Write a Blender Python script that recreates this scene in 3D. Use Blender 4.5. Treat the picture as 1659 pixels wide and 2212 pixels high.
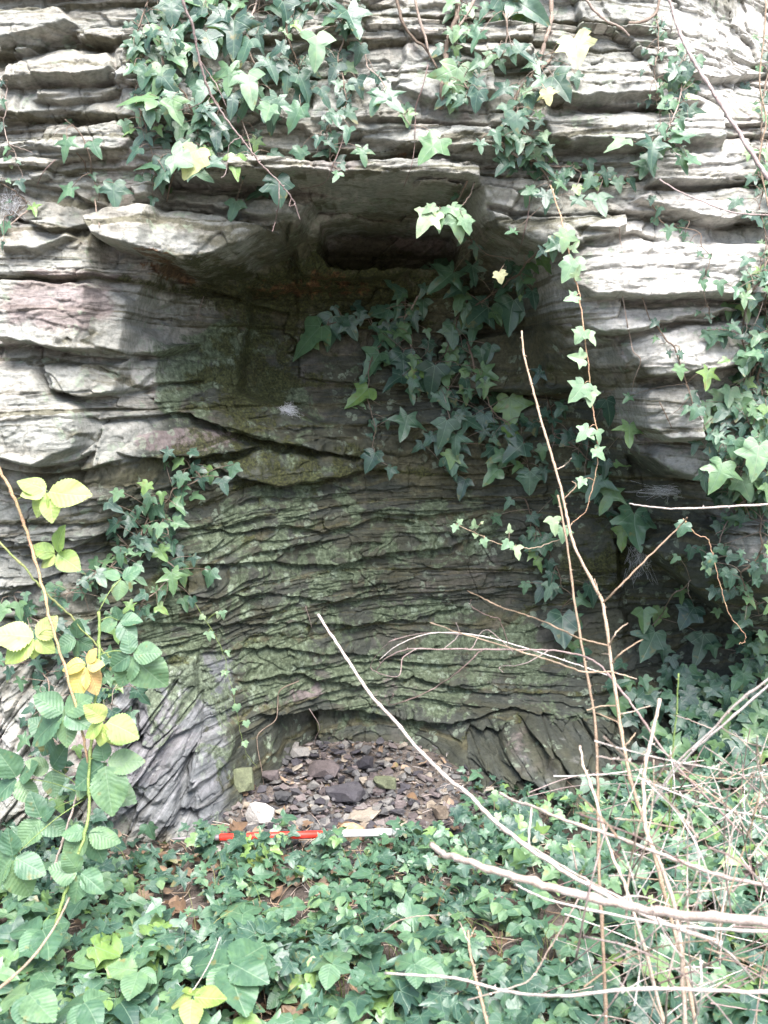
import bpy, math, random
import numpy as np
from mathutils import Vector, Matrix

scene = bpy.context.scene
C = scene.collection
R = math.radians
for o in list(bpy.data.objects):
    bpy.data.objects.remove(o)

# ------------------------------------------------------------------ camera, sky, sun, exposure
CAM_H, PITCH, F = 1.5, R(8.0), 2074.0        # F: focal length in the units of a 1659 x 2212 picture
CX, CY = 829.5, 1106.0
cd = bpy.data.cameras.new('camera'); cam = bpy.data.objects.new('camera', cd); C.objects.link(cam)
cam.location = (0, 0, CAM_H); cam.rotation_euler = (R(90) - PITCH, 0, 0)
cd.sensor_fit = 'HORIZONTAL'; cd.sensor_width = 36.0; cd.lens = 36.0 * F / 1659.0
cd.clip_end = 300; cd.clip_start = 0.05
cd.dof.use_dof = True; cd.dof.focus_distance = 3.1; cd.dof.aperture_fstop = 7.0
scene.camera = cam
SUN_EL, SUN_AZ = R(60), R(14)                # azimuth: to the right of straight behind the camera
w = bpy.data.worlds.new('World'); scene.world = w; w.use_nodes = True
wn = w.node_tree; bg = wn.nodes['Background']
sky = wn.nodes.new('ShaderNodeTexSky'); sky.sky_type = 'NISHITA'; sky.sun_disc = False
sd = Vector((math.sin(SUN_AZ) * math.cos(SUN_EL), -math.cos(SUN_AZ) * math.cos(SUN_EL), math.sin(SUN_EL)))
sky.sun_elevation = SUN_EL; sky.sun_rotation = math.atan2(sd.x, sd.y)
sky.dust_density = 3.0; sky.air_density = 1.0
wn.links.new(sky.outputs['Color'], bg.inputs['Color']); bg.inputs['Strength'].default_value = 0.13
sl = bpy.data.lights.new('sun', 'SUN'); sl.energy = 3.2; sl.angle = R(45); sl.color = (1.0, 0.975, 0.94)
so = bpy.data.objects.new('sun', sl); C.objects.link(so); so.rotation_euler = sd.to_track_quat('Z', 'Y').to_euler()
scene.view_settings.view_transform = 'Standard'; scene.view_settings.look = 'None'
scene.view_settings.exposure = 1.8; scene.view_settings.gamma = 1.0

# ------------------------------------------------------------------ projection between picture and world
cp, sp_ = math.cos(PITCH), math.sin(PITCH)
def project(x, y, z):
    dz = z - CAM_H
    fwd = y * cp - dz * sp_
    up = y * sp_ + dz * cp
    return CX + F * x / fwd, CY - F * up / fwd
def raydir(px, py):
    a = (px - CX) / F; b = -(py - CY) / F
    return np.array([a, cp + b * sp_, -sp_ + b * cp])      # y component = depth along +Y per unit
def at_y(px, py, y):
    d = raydir(px, py); t = y / d[1]
    return Vector((d[0] * t, y, CAM_H + d[2] * t))
def at_z(px, py, z):
    d = raydir(px, py); t = (z - CAM_H) / d[2]
    return Vector((d[0] * t, d[1] * t, z))

# ------------------------------------------------------------------ numpy noise
TABS = {}
def tab(seed):
    if seed not in TABS: TABS[seed] = np.random.RandomState(seed).rand(256, 256).astype(np.float32)
    return TABS[seed]
def vn(x, y, seed=0):
    T = tab(seed)
    xi = np.floor(x).astype(np.int64); yi = np.floor(y).astype(np.int64)
    fx = x - xi; fy = y - yi
    fx = fx * fx * (3 - 2 * fx); fy = fy * fy * (3 - 2 * fy)
    x0 = xi & 255; x1 = (xi + 1) & 255; y0 = yi & 255; y1 = (yi + 1) & 255
    return (T[x0, y0] * (1 - fx) + T[x1, y0] * fx) * (1 - fy) + (T[x0, y1] * (1 - fx) + T[x1, y1] * fx) * fy
def fbm(x, y, seed=0, o=4):
    r = 0; a = 0.5; t = 0
    for i in range(o):
        r = r + a * vn(x * 2 ** i + 17.3 * i, y * 2 ** i + 9.1 * i, seed + i); t += a; a *= 0.5
    return r / t
def lay(u, n, seed):
    T = tab(seed); ui = np.floor(u).astype(np.int64); f = u - ui; m = n & 255
    return T[ui & 255, m] * (1 - f) + T[(ui + 1) & 255, m] * f
def sst(a, b, x):
    t = np.clip((x - a) / (b - a), 0, 1); return t * t * (3 - 2 * t)
def beds(u, v, sp, fu, seed, wob=0.38, block=0.0):
    s = v / sp; base = np.floor(s).astype(np.int64)
    bd = lambda n: n + wob * (2 * (0.62 * lay(u * fu, n, seed) + 0.26 * lay(u * fu * 3.1, n, seed + 1) + 0.12 * lay(u * fu * 11.0, n, seed + 8)) - 1)
    n = base - 1; lo = bd(base - 1); hi = bd(base)
    for k in (0, 1):
        b = bd(base + k); m = b <= s
        n = np.where(m, base + k, n); lo = np.where(m, b, lo)
        hi = np.where(m, bd(base + k + 1), hi)
    t = (s - lo) / np.maximum(hi - lo, 0.08)
    th = np.clip((hi - lo), 0, 1.4)
    # each bed: own thrust that changes along it, with a few abrupt joints
    j = np.floor(u * fu * 0.9 + 3 * lay(u * 0 + 0.5, n, seed + 2)).astype(np.int64)
    T = tab(seed + 3); thrust = 0.55 * lay(u * fu * 0.7, n, seed + 4) + 0.45 * T[j & 255, n & 255]
    tc = np.clip(t, 0, 1)
    wgt = 0.25 + 0.75 * sst(0.25, 0.6, lay(u * fu * 1.3 + 9, n, seed + 6))
    saw = sst(0, 0.13, t) * (1 - 0.75 * tc)
    blk = 0.75 * sst(0, 0.10 + 0.08 * lay(u * fu * 5, n, seed + 7), tc) * (1 - 0.35 * tc) * sst(1.0, 0.86, tc) + 0.1
    return (thrust - 0.5) * (0.9 + 0.9 * block) + (saw * (1 - block) + blk * block) * th * 0.75 * wgt, n, t

def cells(u, v, su, sv, seed):                # broken blocks: each a tilted flat face
    a = u / su; b = v / sv; j0 = np.floor(b).astype(np.int64); T1, T2 = tab(seed), tab(seed + 1)
    d1 = np.full(u.shape, 9.0); d2 = np.full(u.shape, 9.0); h = np.zeros(u.shape); rid = np.zeros(u.shape)
    for dj in (-1, 0, 1):
        j = j0 + dj; ao = a + 0.5 * (j & 1); i0 = np.floor(ao).astype(np.int64)
        for di in (-1, 0, 1):
            i = i0 + di; p = T1[i & 255, j & 255]; q = T2[i & 255, j & 255]
            dx = ao - (i + 0.15 + 0.7 * p); dy = b - (j + 0.2 + 0.6 * q); d = np.maximum(np.abs(dx) * 0.95, np.abs(dy)) + 0.35 * np.hypot(dx, dy)
            p2 = T2[(i * 3 + 7) & 255, (j * 5 + 1) & 255]; q2 = T1[(i * 7 + 3) & 255, (j * 3 + 11) & 255]
            hh = (p2 - 0.5) + (q2 - 0.5) * dx * 0.9 + (0.25 + 0.5 * (p - 0.5)) * -dy * 0.9
            nw = d < d1; d2 = np.where(nw, d1, np.minimum(d2, d)); h = np.where(nw, hh, h); rid = np.where(nw, p2, rid); d1 = np.where(nw, d, d1)
    return h, d2 - d1, rid

# ------------------------------------------------------------------ rock face: depth field
Y0 = 2.9
GX = np.arange(13) * 138.25
DEPTH = np.array([
 [10,10, 8, 8, 8, 8, 8, 8, 8, 8,13,24,60],
 [ 6, 6, 5, 4, 4, 4, 4, 4, 4, 5, 9,18,50],
 [ 3, 3, 2, 2, 2, 2, 2, 2, 2, 3, 4, 6,10],
 [ 2, 2, 2, 3, 4, 7, 9, 7, 4, 3, 3, 3, 4],
 [ 0, 0, 2, 8,20,36,40,36,20, 5, 1, 1, 2],
 [-2,-1, 5,20,38,52,56,52,40,10, 1, 0, 1],
 [-3,-1, 9,28,46,58,62,60,50,32, 6, 2, 1],
 [-3, 0,12,31,47,60,66,64,58,48,18, 6, 2],
 [ 2, 6,16,33,49,63,70,68,62,54,40,18, 8],
 [ 4, 8,18,33,50,66,74,72,66,58,48,30,12],
 [ 4, 8,18,33,52,70,80,77,70,66,64,58,46],
 [ 0, 3,12,27,50,73,81,76,68,62,64,62,54],
 [-4,-1, 5,16,44,76,82,64,42,36,46,42,34],
 [-6,-4, 0, 8,34,74,80,46,26,18,18,14, 8],
 [-6,-5,-2, 6,30,80,110,76,30,10, 2,-4,-8],
 [-6,-5,-2, 6,30,80,110,76,30,10, 2,-4,-8],
 [-6,-5,-2, 6,30,80,110,76,30,10, 2,-4,-8]], dtype=float) / 100
def macro(px, py):
    gx = np.clip(px / 138.25, 0, 11.999); gy = np.clip(py / 138.25, 0, 15.999)
    xi = gx.astype(int); yi = gy.astype(int); fx = gx - xi; fy = gy - yi
    def cr(p0, p1, p2, p3, t): return p1 + 0.5 * t * (p2 - p0 + t * (2 * p0 - 5 * p1 + 4 * p2 - p3 + t * (3 * (p1 - p2) + p3 - p0)))
    D = np.pad(DEPTH, 2, mode='edge')
    rows = []
    for k in range(-1, 3):
        r = yi + k + 2
        rows.append(cr(D[r, xi + 1], D[r, xi + 2], D[r, xi + 3], D[r, xi + 4], fx))
    return cr(rows[0], rows[1], rows[2], rows[3], fy)

# overhanging edges traced from the photograph: points, set-back below the edge (cm), height over which the rock comes forward again
LEDGES = [
 ([(0,118),(60,115),(100,92),(165,76),(190,95),(260,100)],5,45),
 ([(10,188),(100,186),(180,184),(265,172)],5,35),
 ([(85,222),(150,228),(230,208),(270,190)],4,30),
 ([(0,268),(60,262),(140,240),(180,250)],3,30),
 ([(0,330),(80,322),(160,330),(260,345)],3,25),
 ([(60,395),(140,405),(210,440),(250,455)],4,25),
 ([(330,382),(430,388),(520,384),(620,388),(740,395),(830,400),(990,412),(1035,400)],17,120),
 ([(285,440),(360,446),(455,447)],5,18),
 ([(10,470),(60,475),(120,500),(200,480)],5,35),
 ([(200,478),(230,522),(340,556),(425,584),(470,566),(560,520),(600,512),(625,470)],14,200),
 ([(600,520),(640,575),(740,582),(860,578),(900,560)],8,120),
 ([(330,590),(430,610),(520,640),(600,655)],5,60),
 ([(0,748),(90,742),(150,762),(230,770),(330,762),(400,745)],6,22),
 ([(60,735),(90,745),(100,760)],4,20),
 ([(100,790),(130,842),(180,856),(240,852),(300,835),(420,815)],6,20),
 ([(0,965),(20,968),(60,990),(110,1001),(170,990),(205,968),(215,930)],8,30),
 ([(0,1004),(100,1020),(200,1010),(270,985)],6,28),
 ([(215,908),(300,896),(400,888),(430,900),(500,935),(600,960),(700,975),(780,985)],6,22),
 ([(265,978),(350,987),(430,985),(560,966)],5,26),
 ([(510,1030),(600,1046),(690,1042),(780,1020),(860,1015)],5,28),
 ([(0,1160),(80,1182),(150,1186),(230,1150),(300,1130)],7,30),
 ([(0,1285),(70,1260),(130,1230)],5,30),
 ([(400,1140),(500,1150),(620,1138),(700,1148),(830,1125),(900,1135)],3,18),
 ([(430,1218),(560,1212),(660,1226),(760,1214),(860,1200),(1000,1188)],4,20),
 ([(360,1275),(470,1290),(600,1282),(720,1300),(860,1276)],3,16),
 ([(330,1345),(480,1352),(620,1340),(760,1352),(900,1345),(1010,1330)],3,16),
 ([(420,1410),(560,1400),(700,1408),(830,1425),(960,1410)],3,14),
 ([(520,1470),(640,1455),(760,1475),(900,1468),(1040,1490)],4,14),
 ([(560,1540),(700,1532),(840,1546),(960,1556),(1020,1550)],6,40),
 ([(780,268),(900,262),(1050,270)],3,22),
 ([(900,330),(1000,340),(1100,338)],4,22),
 ([(880,75),(1000,120),(1080,135),(1180,140)],3,30),
 ([(1175,224),(1300,230),(1400,238),(1520,225)],6,30),
 ([(1185,321),(1254,315),(1340,322),(1430,318)],6,26),
 ([(1390,402),(1529,400),(1655,392)],6,26),
 ([(1045,440),(1120,455),(1200,470),(1345,456),(1469,470),(1554,490),(1640,468)],5,26),
 ([(1035,470),(1060,510),(1100,532),(1160,546),(1215,548),(1225,520)],12,120),
 ([(1229,502),(1369,502),(1425,516)],4,22),
 ([(1259,648),(1379,650),(1480,648)],3,20),
 ([(1230,700),(1284,724),(1329,723),(1409,708),(1419,698),(1519,693),(1579,673),(1659,664)],6,26),
 ([(1384,812),(1454,816),(1529,804),(1604,783),(1659,760)],6,26),
 ([(1010,850),(1100,846),(1179,854),(1290,846),(1360,848)],10,60),
 ([(1372,873),(1380,923),(1429,954),(1504,955),(1515,900)],10,40),
 ([(1385,983),(1429,1024),(1514,1040),(1562,1030),(1570,980)],9,60),
 ([(1020,560),(1090,600),(1180,610)],6,60),
 ([(1360,1180),(1420,1215),(1480,1252),(1560,1322),(1620,1362),(1700,1380)],16,140),
 ([(1560,1120),(1620,1140),(1700,1130)],5,30),
 ([(1000,1560),(1100,1530),(1200,1545)],5,30),
 ([(1330,60),(1400,80),(1480,70)],3,30),
 ([(1440,170),(1500,176),(1600,168),(1700,160)],6,40),
]
# slabs standing proud of the face: outline, thrust (cm), edge softness
SLABS = [
 ([(1012,738),(1100,704),(1220,700),(1335,728),(1365,838),(1180,853),(1012,850)],8,14),
 ([(1200,570),(1255,535),(1400,522),(1700,528),(1700,648),(1480,650),(1259,648),(1192,612)],9,10),
 ([(1228,700),(1250,664),(1400,660),(1580,660),(1580,672),(1420,700),(1330,722),(1284,724)],6,8),
 ([(1335,738),(1419,712),(1519,697),(1700,664),(1700,762),(1604,783),(1529,803),(1454,814),(1384,810)],7,8),
 ([(1374,866),(1400,826),(1500,822),(1516,880),(1504,952),(1430,952),(1380,920)],9,12),
 ([(1385,984),(1440,962),(1555,966),(1562,1026),(1514,1038),(1429,1022)],8,10),
 ([(1048,455),(1110,472),(1345,462),(1350,500),(1228,542),(1160,546),(1062,508)],9,8),
 ([(1350,440),(1400,408),(1529,408),(1700,398),(1700,464),(1554,488),(1469,468)],6,8),
 ([(1180,318),(1175,260),(1300,238),(1430,242),(1560,250),(1560,312),(1340,320),(1254,312)],6,9),
 ([(1390,330),(1700,325),(1700,388),(1529,400),(1392,400)],5,9),
 ([(880,80),(1000,125),(1060,140),(1060,215),(930,230),(850,200)],5,9),
 ([(1180,150),(1400,140),(1420,225),(1300,228),(1178,222)],6,9),
 ([(780,275),(900,268),(1045,276),(1100,334),(900,328),(780,310)],6,8),
 ([(500,348),(760,356),(1035,352),(1036,400),(830,396),(740,392),(620,386),(500,382)],8,7),
 ([(0,600),(120,612),(235,618),(274,640),(282,700),(325,735),(400,740),(330,764),(150,760),(90,742),(0,742)],9,9),
 ([(105,785),(330,772),(318,800),(300,832),(240,852),(180,856),(138,842)],7,8),
 ([(-80,792),(90,800),(138,850),(196,872),(208,935),(182,965),(110,1000),(60,990),(-80,966)],11,12),
 ([(250,974),(330,926),(410,914),(470,938),(548,966),(430,987),(280,987)],5,6),
 ([(205,478),(235,462),(330,448),(460,458),(560,480),(600,500),(556,520),(480,556),(425,583),(340,555),(232,524)],12,7),
 ([(280,400),(330,395),(480,405),(620,420),(640,470),(560,470),(450,440),(290,436)],7,8),
 ([(10,480),(130,470),(170,510),(100,548),(10,545)],6,9),
 ([(5,40),(60,20),(140,22),(172,66),(100,90),(15,110)],7,9),
 ([(182,75),(250,58),(292,80),(262,100),(192,98)],5,7),
 ([(18,135),(120,125),(245,112),(262,164),(180,183),(22,185)],7,8),
 ([(88,195),(255,182),(252,205),(200,208),(98,222)],5,6),
 ([(100,275),(250,262),(300,300),(280,340),(160,328),(90,322)],4,9),
 ([(955,1640),(1000,1600),(1060,1640),(1050,1720),(960,1700)],6,10),
 ([(1080,1560),(1180,1550),(1240,1640),(1200,1720),(1090,1650)],6,10),
 ([(1200,1640),(1290,1600),(1330,1700),(1300,1800),(1190,1760)],7,10),
 ([(300,1480),(420,1400),(440,1560),(300,1640)],4,10),
 ([(420,1600),(520,1540),(510,1640),(400,1720)],5,10),
 ([(0,1500),(120,1480),(180,1640),(150,1780),(0,1800)],6,16),
 ([(430,1000),(560,975),(760,985),(780,1020),(690,1042),(600,1046),(520,1032)],5,8),
 ([(400,890),(430,870),(600,930),(700,960),(690,975),(600,960),(480,925)],4,6),
]
# holes that go deep behind the face
HOLES = [
 ([(672,446),(720,436),(900,430),(1012,436),(1020,470),(1004,535),(985,552),(800,560),(700,556),(676,520)],36,6),
 ([(300,560),(430,590),(600,570),(620,620),(460,640),(330,600)],5,20),
 ([(590,1560),(680,1540),(700,1640),(600,1650)],9,10),
]
def sdist(poly, px, py):
    d = np.full(px.shape, 1e9); ins = np.zeros(px.shape, bool); n = len(poly)
    for i in range(n):
        ax, ay = poly[i]; bx, by = poly[(i + 1) % n]
        ex, ey = bx - ax, by - ay; t = np.clip(((px - ax) * ex + (py - ay) * ey) / (ex * ex + ey * ey + 1e-9), 0, 1)
        d = np.minimum(d, np.hypot(px - ax - t * ex, py - ay - t * ey))
        c = ((ay > py) != (by > py)) & (px < (bx - ax) * (py - ay) / (by - ay + 1e-12) + ax); ins ^= c
    return np.where(ins, d, -d)

def axis_steps(lo, a, b, hi, fine, coarse):
    mid = np.arange(a, b, fine)
    left = []; s = fine; v = a
    while v > lo: s = min(s * 1.25, coarse); v -= s; left.append(v)
    right = []; s = fine; v = mid[-1]
    while v < hi: s = min(s * 1.25, coarse); v += s; right.append(v)
    return np.array(left[::-1] + list(mid) + right)
xs = axis_steps(-5, -1.32, 1.32, 5, 0.0030, 0.12)
zs = axis_steps(-0.25, -0.02, 3.2, 5.0, 0.0030, 0.12)
X, Z = np.meshgrid(xs, zs)                    # rows: z
Yc = np.full(X.shape, Y0 + 0.05)
for it in range(9):
    PX, PY = project(X, Yc, Z)
    Yc = 0.4 * Yc + 0.6 * (Y0 + macro(PX, PY))
PX, PY = project(X, Yc, Z)
# the face leans back a little above the picture
Yc = Yc + 0.25 * np.clip(Z - 3.1, 0, None)
wx = 26 * (fbm(X * 7, Z * 7, 40, 3) - 0.5) + 10 * (fbm(X * 30, Z * 30, 44, 3) - 0.5)
wy = 16 * (fbm(X * 8, Z * 8, 50, 3) - 0.5) + 9 * (fbm(X * 26, Z * 40, 54, 3) - 0.5)
QX, QY = PX + wx, PY + wy
def reg(x0, y0, x1, y1, s=60):               # soft rectangle in the picture
    return sst(x0 - s, x0 + s, PX) * sst(x1 + s, x1 - s, PX) * sst(y0 - s, y0 + s, PY) * sst(y1 + s, y1 - s, PY)
niche = sst(0.10, 0.30, Yc - Y0)
Hd = np.zeros(X.shape)                        # positive = set back
for pts, a, L in LEDGES:
    lx = [p[0] for p in pts]; ly = [p[1] for p in pts]
    x0, x1 = min(lx), max(lx); o = np.argsort(lx)
    yl = np.interp(QX, np.array(lx)[o], np.array(ly)[o])
    d = QY - yl
    en = sst(x0 - 8, x0 + 22, QX) * sst(x1 + 8, x1 - 22, QX)
    if x0 <= 5: en = sst(x1 + 8, x1 - 22, QX)
    if x1 >= 1650: en = sst(x0 - 8, x0 + 22, QX)
    Hd += en * (a / 100) * (sst(0, 3, d) * np.exp(-np.clip(d, 0, None) / L) - 0.22 * sst(-L * 0.8, 0, d) * (d < 0) * np.ones_like(d) * sst(4, -2, d))
jag = 9 * (fbm(X * 24, Z * 30, 47, 3) - 0.5)
slabm = np.zeros(X.shape)
for q_, (pts, a, e) in enumerate(SLABS):
    m_ = sst(-e * 0.3, e, sdist(pts, QX + jag, QY + jag)); slabm = np.maximum(slabm, m_)
    cx_, cy_ = np.mean([p[0] for p in pts]), np.mean([p[1] for p in pts]); hh_ = max(p[1] for p in pts) - min(p[1] for p in pts)
    rr_ = tab(33)[q_, 5] - .5                 # every slab has its own slight tilt, its lower edge standing out
    Hd -= a / 100 * m_ * (1 + 0.45 * np.clip((QY - cy_) / hh_, -.6, .6) + 0.5 * rr_ * np.clip((QX - cx_) / 200, -1, 1))
for pts, a, e in HOLES:
    Hd += a / 100 * sst(-e * 0.3, e, sdist(pts, QX + 1.6 * jag, QY + 1.6 * jag))
# the broken jambs and roof of the recess
jag = 14 * (fbm(X * 18, Z * 18, 47, 3) - 0.5)
JR = [(640,400),(1015,408),(1048,500),(1195,558),(1188,700),(1325,735),(1374,860),(1385,985),(1450,1040),(1560,1045),(1750,1110),(1560,1150),(1380,1178),(1480,1255),(1660,1390),(1600,1560),(640,1560)]
Hd += 0.17 * sst(-4, 9, sdist(JR, QX + jag, QY + jag)) * sst(640, 1060, PX) * sst(1560, 1300, PY)
RF = [(335,558),(425,588),(560,534),(632,500),(668,412),(1012,412),(1046,500),(1190,556),(1190,1000),(250,1000),(280,640)]
Hd += 0.21 * sst(-3, 8, sdist(RF, QX + jag, QY + jag)) * sst(950, 640, PY) * sst(1250, 1100, PX)
LJ = [(486,600),(515,690),(492,760),(505,860),(900,980),(1000,600)]
Hd += 0.09 * sst(-5, 12, sdist(LJ, QX + jag, QY + jag)) * sst(950, 600, PX)
# lower flanks: beds tilt steeply there
tl = reg(-300, 1440, 430, 2300, 90); tr = reg(1010, 1560, 1900, 2300, 90)
tl2 = reg(300, 1380, 520, 1800, 40)
tr2 = reg(1000, 1050, 2200, 3000, 130)
U = X + 0.5 * (Yc - Y0)
Vb = Z + 0.05 * (fbm(X * 1.6, Z * 2.2, 60, 3) - 0.5) + 0.012 * (fbm(X * 6, Z * 9, 63, 3) - 0.5)
Vb = Vb + 0.034 * np.sin(Z * 17 + 2.5 * fbm(X * .8, Z * 1.1, 64, 2)) + 0.012 * np.sin(Z * 47 + 1.0 + 3 * fbm(X * 1.2, Z * 2, 65, 2)) + 0.012 * (fbm(X * 2.1, Z * 14, 68, 2) - .5)
outer = 1 - sst(0.05, 0.22, Yc - Y0)
g = fbm(X * 3, Z * 4, 70, 3)
band = reg(380, 1040, 1200, 1560, 60)         # close thin bedding in the back of the recess
thin = np.clip(band + reg(300, 880, 1000, 1100, 60) * .4 + reg(330, 1300, 700, 1600, 60), 0, 1)
def relief(U_, V_, seed, k1=1.0, k2=1.0):
    b1, n1, t1 = beds(U_, V_, 0.128, 1.5, seed, 0.46, np.clip(outer * 1.2 - thin, 0, 1))
    b2, n2, t2 = beds(U_, V_ + 0.02 * b1, 0.050, 3.4, seed + 20, 0.46)
    b3, n3, t3 = beds(U_, V_ + 0.012 * b2, 0.019, 7.0, seed + 40, 0.46)
    b4, n4, t4 = beds(U_, V_ + 0.006 * b3, 0.0075, 14.0, seed + 60, 0.42)
    pat = fbm(X * 2.4 + 3, Z * 4.2, 75, 3)
    m1 = (0.030 + 0.036 * outer) * (0.6 + 0.8 * g) * (1 - 0.45 * thin) * k1
    m2 = 0.016 * (0.10 + 0.9 * sst(0.47, 0.66, pat) + 0.85 * thin * (0.25 + 1.0 * sst(.35, .65, fbm(X * 2.2 + 9, Z * 7, 76, 3)))) * k2
    m3 = 0.0075 * (sst(0.47, 0.68, fbm(X * 4, Z * 7, 78, 3)) + 0.4 * thin)
    m4 = 0.0030 * sst(0.46, 0.66, fbm(X * 5, Z * 9, 82, 3))
    jx = 0.010 * (fbm(X * 25, Z * 25, seed + 85, 3) - 0.5)
    c1, e1, r1 = cells(U_ + jx * 3, V_ + jx + 0.015 * b1, 0.30, 0.125, seed + 80)
    c2, e2, r2 = cells(U_ + jx * 2, V_ + jx, 0.085, 0.036, seed + 83)
    c1b, e1b, r1b = cells(U_ * 1.0 + jx * 3, V_ + jx, 0.19, 0.048, seed + 87)
    hb = c1 * (0.032 + 0.032 * outer) * (1 - 0.55 * thin) + c2 * 0.013 * (0.7 + 0.5 * (1 - thin)) + c1b * 0.024 * thin - 0.004 * thin * sst(0.08, 0.0, e1b)
    hb = hb - 0.016 * sst(0.07, 0.0, e1) * (0.35 + 0.65 * (r1 > .4)) * (1 - 0.6 * thin)
    return 0.72 * m1 * b1 + m2 * b2 + m3 * b3 + m4 * b4 + hb, b2, n1, n2, t1, t2
U2 = U; V2 = Vb - 0.10 * tr2 * (X - 0.3) + 0.075 * sst(0.2, -0.9, X) * reg(-100, 950, 500, 1400)
h0, b2, n1, n2, t1, t2 = relief(U2, V2, 100)
UL, VL = 0.55 * X + 0.85 * Z, 0.62 * Z - 0.80 * X * 1.0
hL = relief(UL, VL, 300, 0.75, 1.0)[0]
UR, VR = 0.80 * X - 0.60 * Z, 0.75 * Z + 0.62 * X
hR = relief(UR, VR, 400, 0.8, 1.2)[0]
wl_ = fbm(X * 6, Z * 6, 66, 3) - 0.5
tlm = sst(0.35, 0.65, tl + 0.7 * wl_); trm = sst(0.35, 0.65, tr + 0.7 * wl_)
Hd -= h0 * (1 - 0.70 * slabm) * (1 - tlm) * (1 - trm) + hL * tlm + hR * trm * (1 - tlm)
U2 = np.where(tlm > .5, UL, np.where(trm > .5, UR, U2)); V2 = np.where(tlm > .5, VL, np.where(trm > .5, VR, V2))
t1 = np.where((tlm > .5) | (trm > .5), .5, t1); t2 = np.where((tlm > .5) | (trm > .5), .5, t2)
fk = 0.03 * (fbm(X * 9, Z * 9, 69, 3) - .5)
f1, fe1, fr1 = cells(0.8 * X - 0.6 * Z + fk, 0.8 * Z + 0.6 * X + fk, 0.17, 0.12, 610)
f2, fe2, fr2 = cells(0.7 * X - 0.7 * Z + fk, 0.7 * Z + 0.7 * X + fk, 0.06, 0.045, 620)
Hd -= trm * (f1 * 0.13 + f2 * 0.035 - 0.05 * sst(0.16, 0.0, fe1) - 0.012 * sst(0.1, 0, fe2))
g1, ge1, gr1 = cells(UL + fk, VL + fk, 0.30, 0.085, 630)
Hd -= tlm * (g1 * 0.085 - 0.035 * sst(0.12, 0.0, ge1))
# chunky fractured faces on the lower flanks
vx = fbm(X * 5, Z * 5, 67, 2); Hd += (tlm + trm) * 0.05 * (np.abs(np.mod(vx * 5, 1) - .5) - .25) * .9
# broken, chipped relief
ch = fbm(X * 16 + 2 * b2, Z * 26, 90, 4); Hd += 0.020 * (ch - 0.5) * (0.5 + outer) + 0.03 * outer * (fbm(X * 5, Z * 7, 93, 3) - 0.5) + 0.004 * (fbm(X * 70, Z * 110, 95, 3) - 0.5)
cr = np.abs(fbm(X * 5 + 1.3 * Z, Z * 3, 98, 3) - 0.5); Hd += 0.012 * sst(0.012, 0.0, cr) * sst(0.45, 0.6, g)
mossm = np.clip(0.9 * np.exp(-((PX - 480) / 260) ** 2 - ((PY - 600) / 45) ** 2) + 0.7 * np.exp(-((PX - 520) / 90) ** 2 - ((PY - 820) / 150) ** 2) + 0.6 * np.exp(-((PX - 760) / 260) ** 2 - ((PY - 620) / 110) ** 2), 0, 1)
Hd -= 0.020 * mossm * sst(.45, .7, fbm(X * 20, Z * 16, 88, 4)) * fbm(X * 110, Z * 110, 89, 2)
Y = Yc + Hd
NX_, NZ_ = X.shape[1], X.shape[0]

def surf_y(x, z):                             # depth of the rock at (x, z)
    fx = np.interp(x, xs, np.arange(NX_)); fz = np.interp(z, zs, np.arange(NZ_))
    i = np.minimum(fx.astype(int), NX_ - 2); j = np.minimum(fz.astype(int), NZ_ - 2); a = fx - i; b = fz - j
    return (Y[j, i] * (1 - a) + Y[j, i + 1] * a) * (1 - b) + (Y[j + 1, i] * (1 - a) + Y[j + 1, i + 1] * a) * b
def on_rock(px, py, off=0.0):
    d = raydir(px, py); ys = np.linspace(2.3, 4.4, 500); t = ys / d[1]
    x = d[0] * t; z = CAM_H + d[2] * t; s = surf_y(x, z)
    hit = np.nonzero(ys >= s)[0]; k = hit[0] if len(hit) else 300
    y = ys[k] - off; t = y / d[1]
    return Vector((d[0] * t, y, CAM_H + d[2] * t))

def grid_faces(nx, nz):
    idx = np.arange(nx * nz).reshape(nz, nx)
    return np.stack([idx[:-1, :-1], idx[:-1, 1:], idx[1:, 1:], idx[1:, :-1]], -1).reshape(-1, 4)
def np_mesh(name, co, faces):
    me = bpy.data.meshes.new(name); k = faces.shape[1]
    me.vertices.add(len(co)); me.vertices.foreach_set('co', co.astype(np.float32).ravel())
    me.loops.add(faces.size); me.loops.foreach_set('vertex_index', faces.astype(np.int32).ravel())
    me.polygons.add(len(faces)); me.polygons.foreach_set('loop_start', np.arange(0, faces.size, k, dtype=np.int32))
    me.polygons.foreach_set('use_smooth', np.ones(len(faces), bool))
    me.update(calc_edges=True); return me
def attr(me, name, typ, data):
    a = me.attributes.new(name, typ, 'POINT')
    a.data.foreach_set('vector' if typ == 'FLOAT_VECTOR' else 'value', np.asarray(data, dtype=np.float32).ravel())

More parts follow.
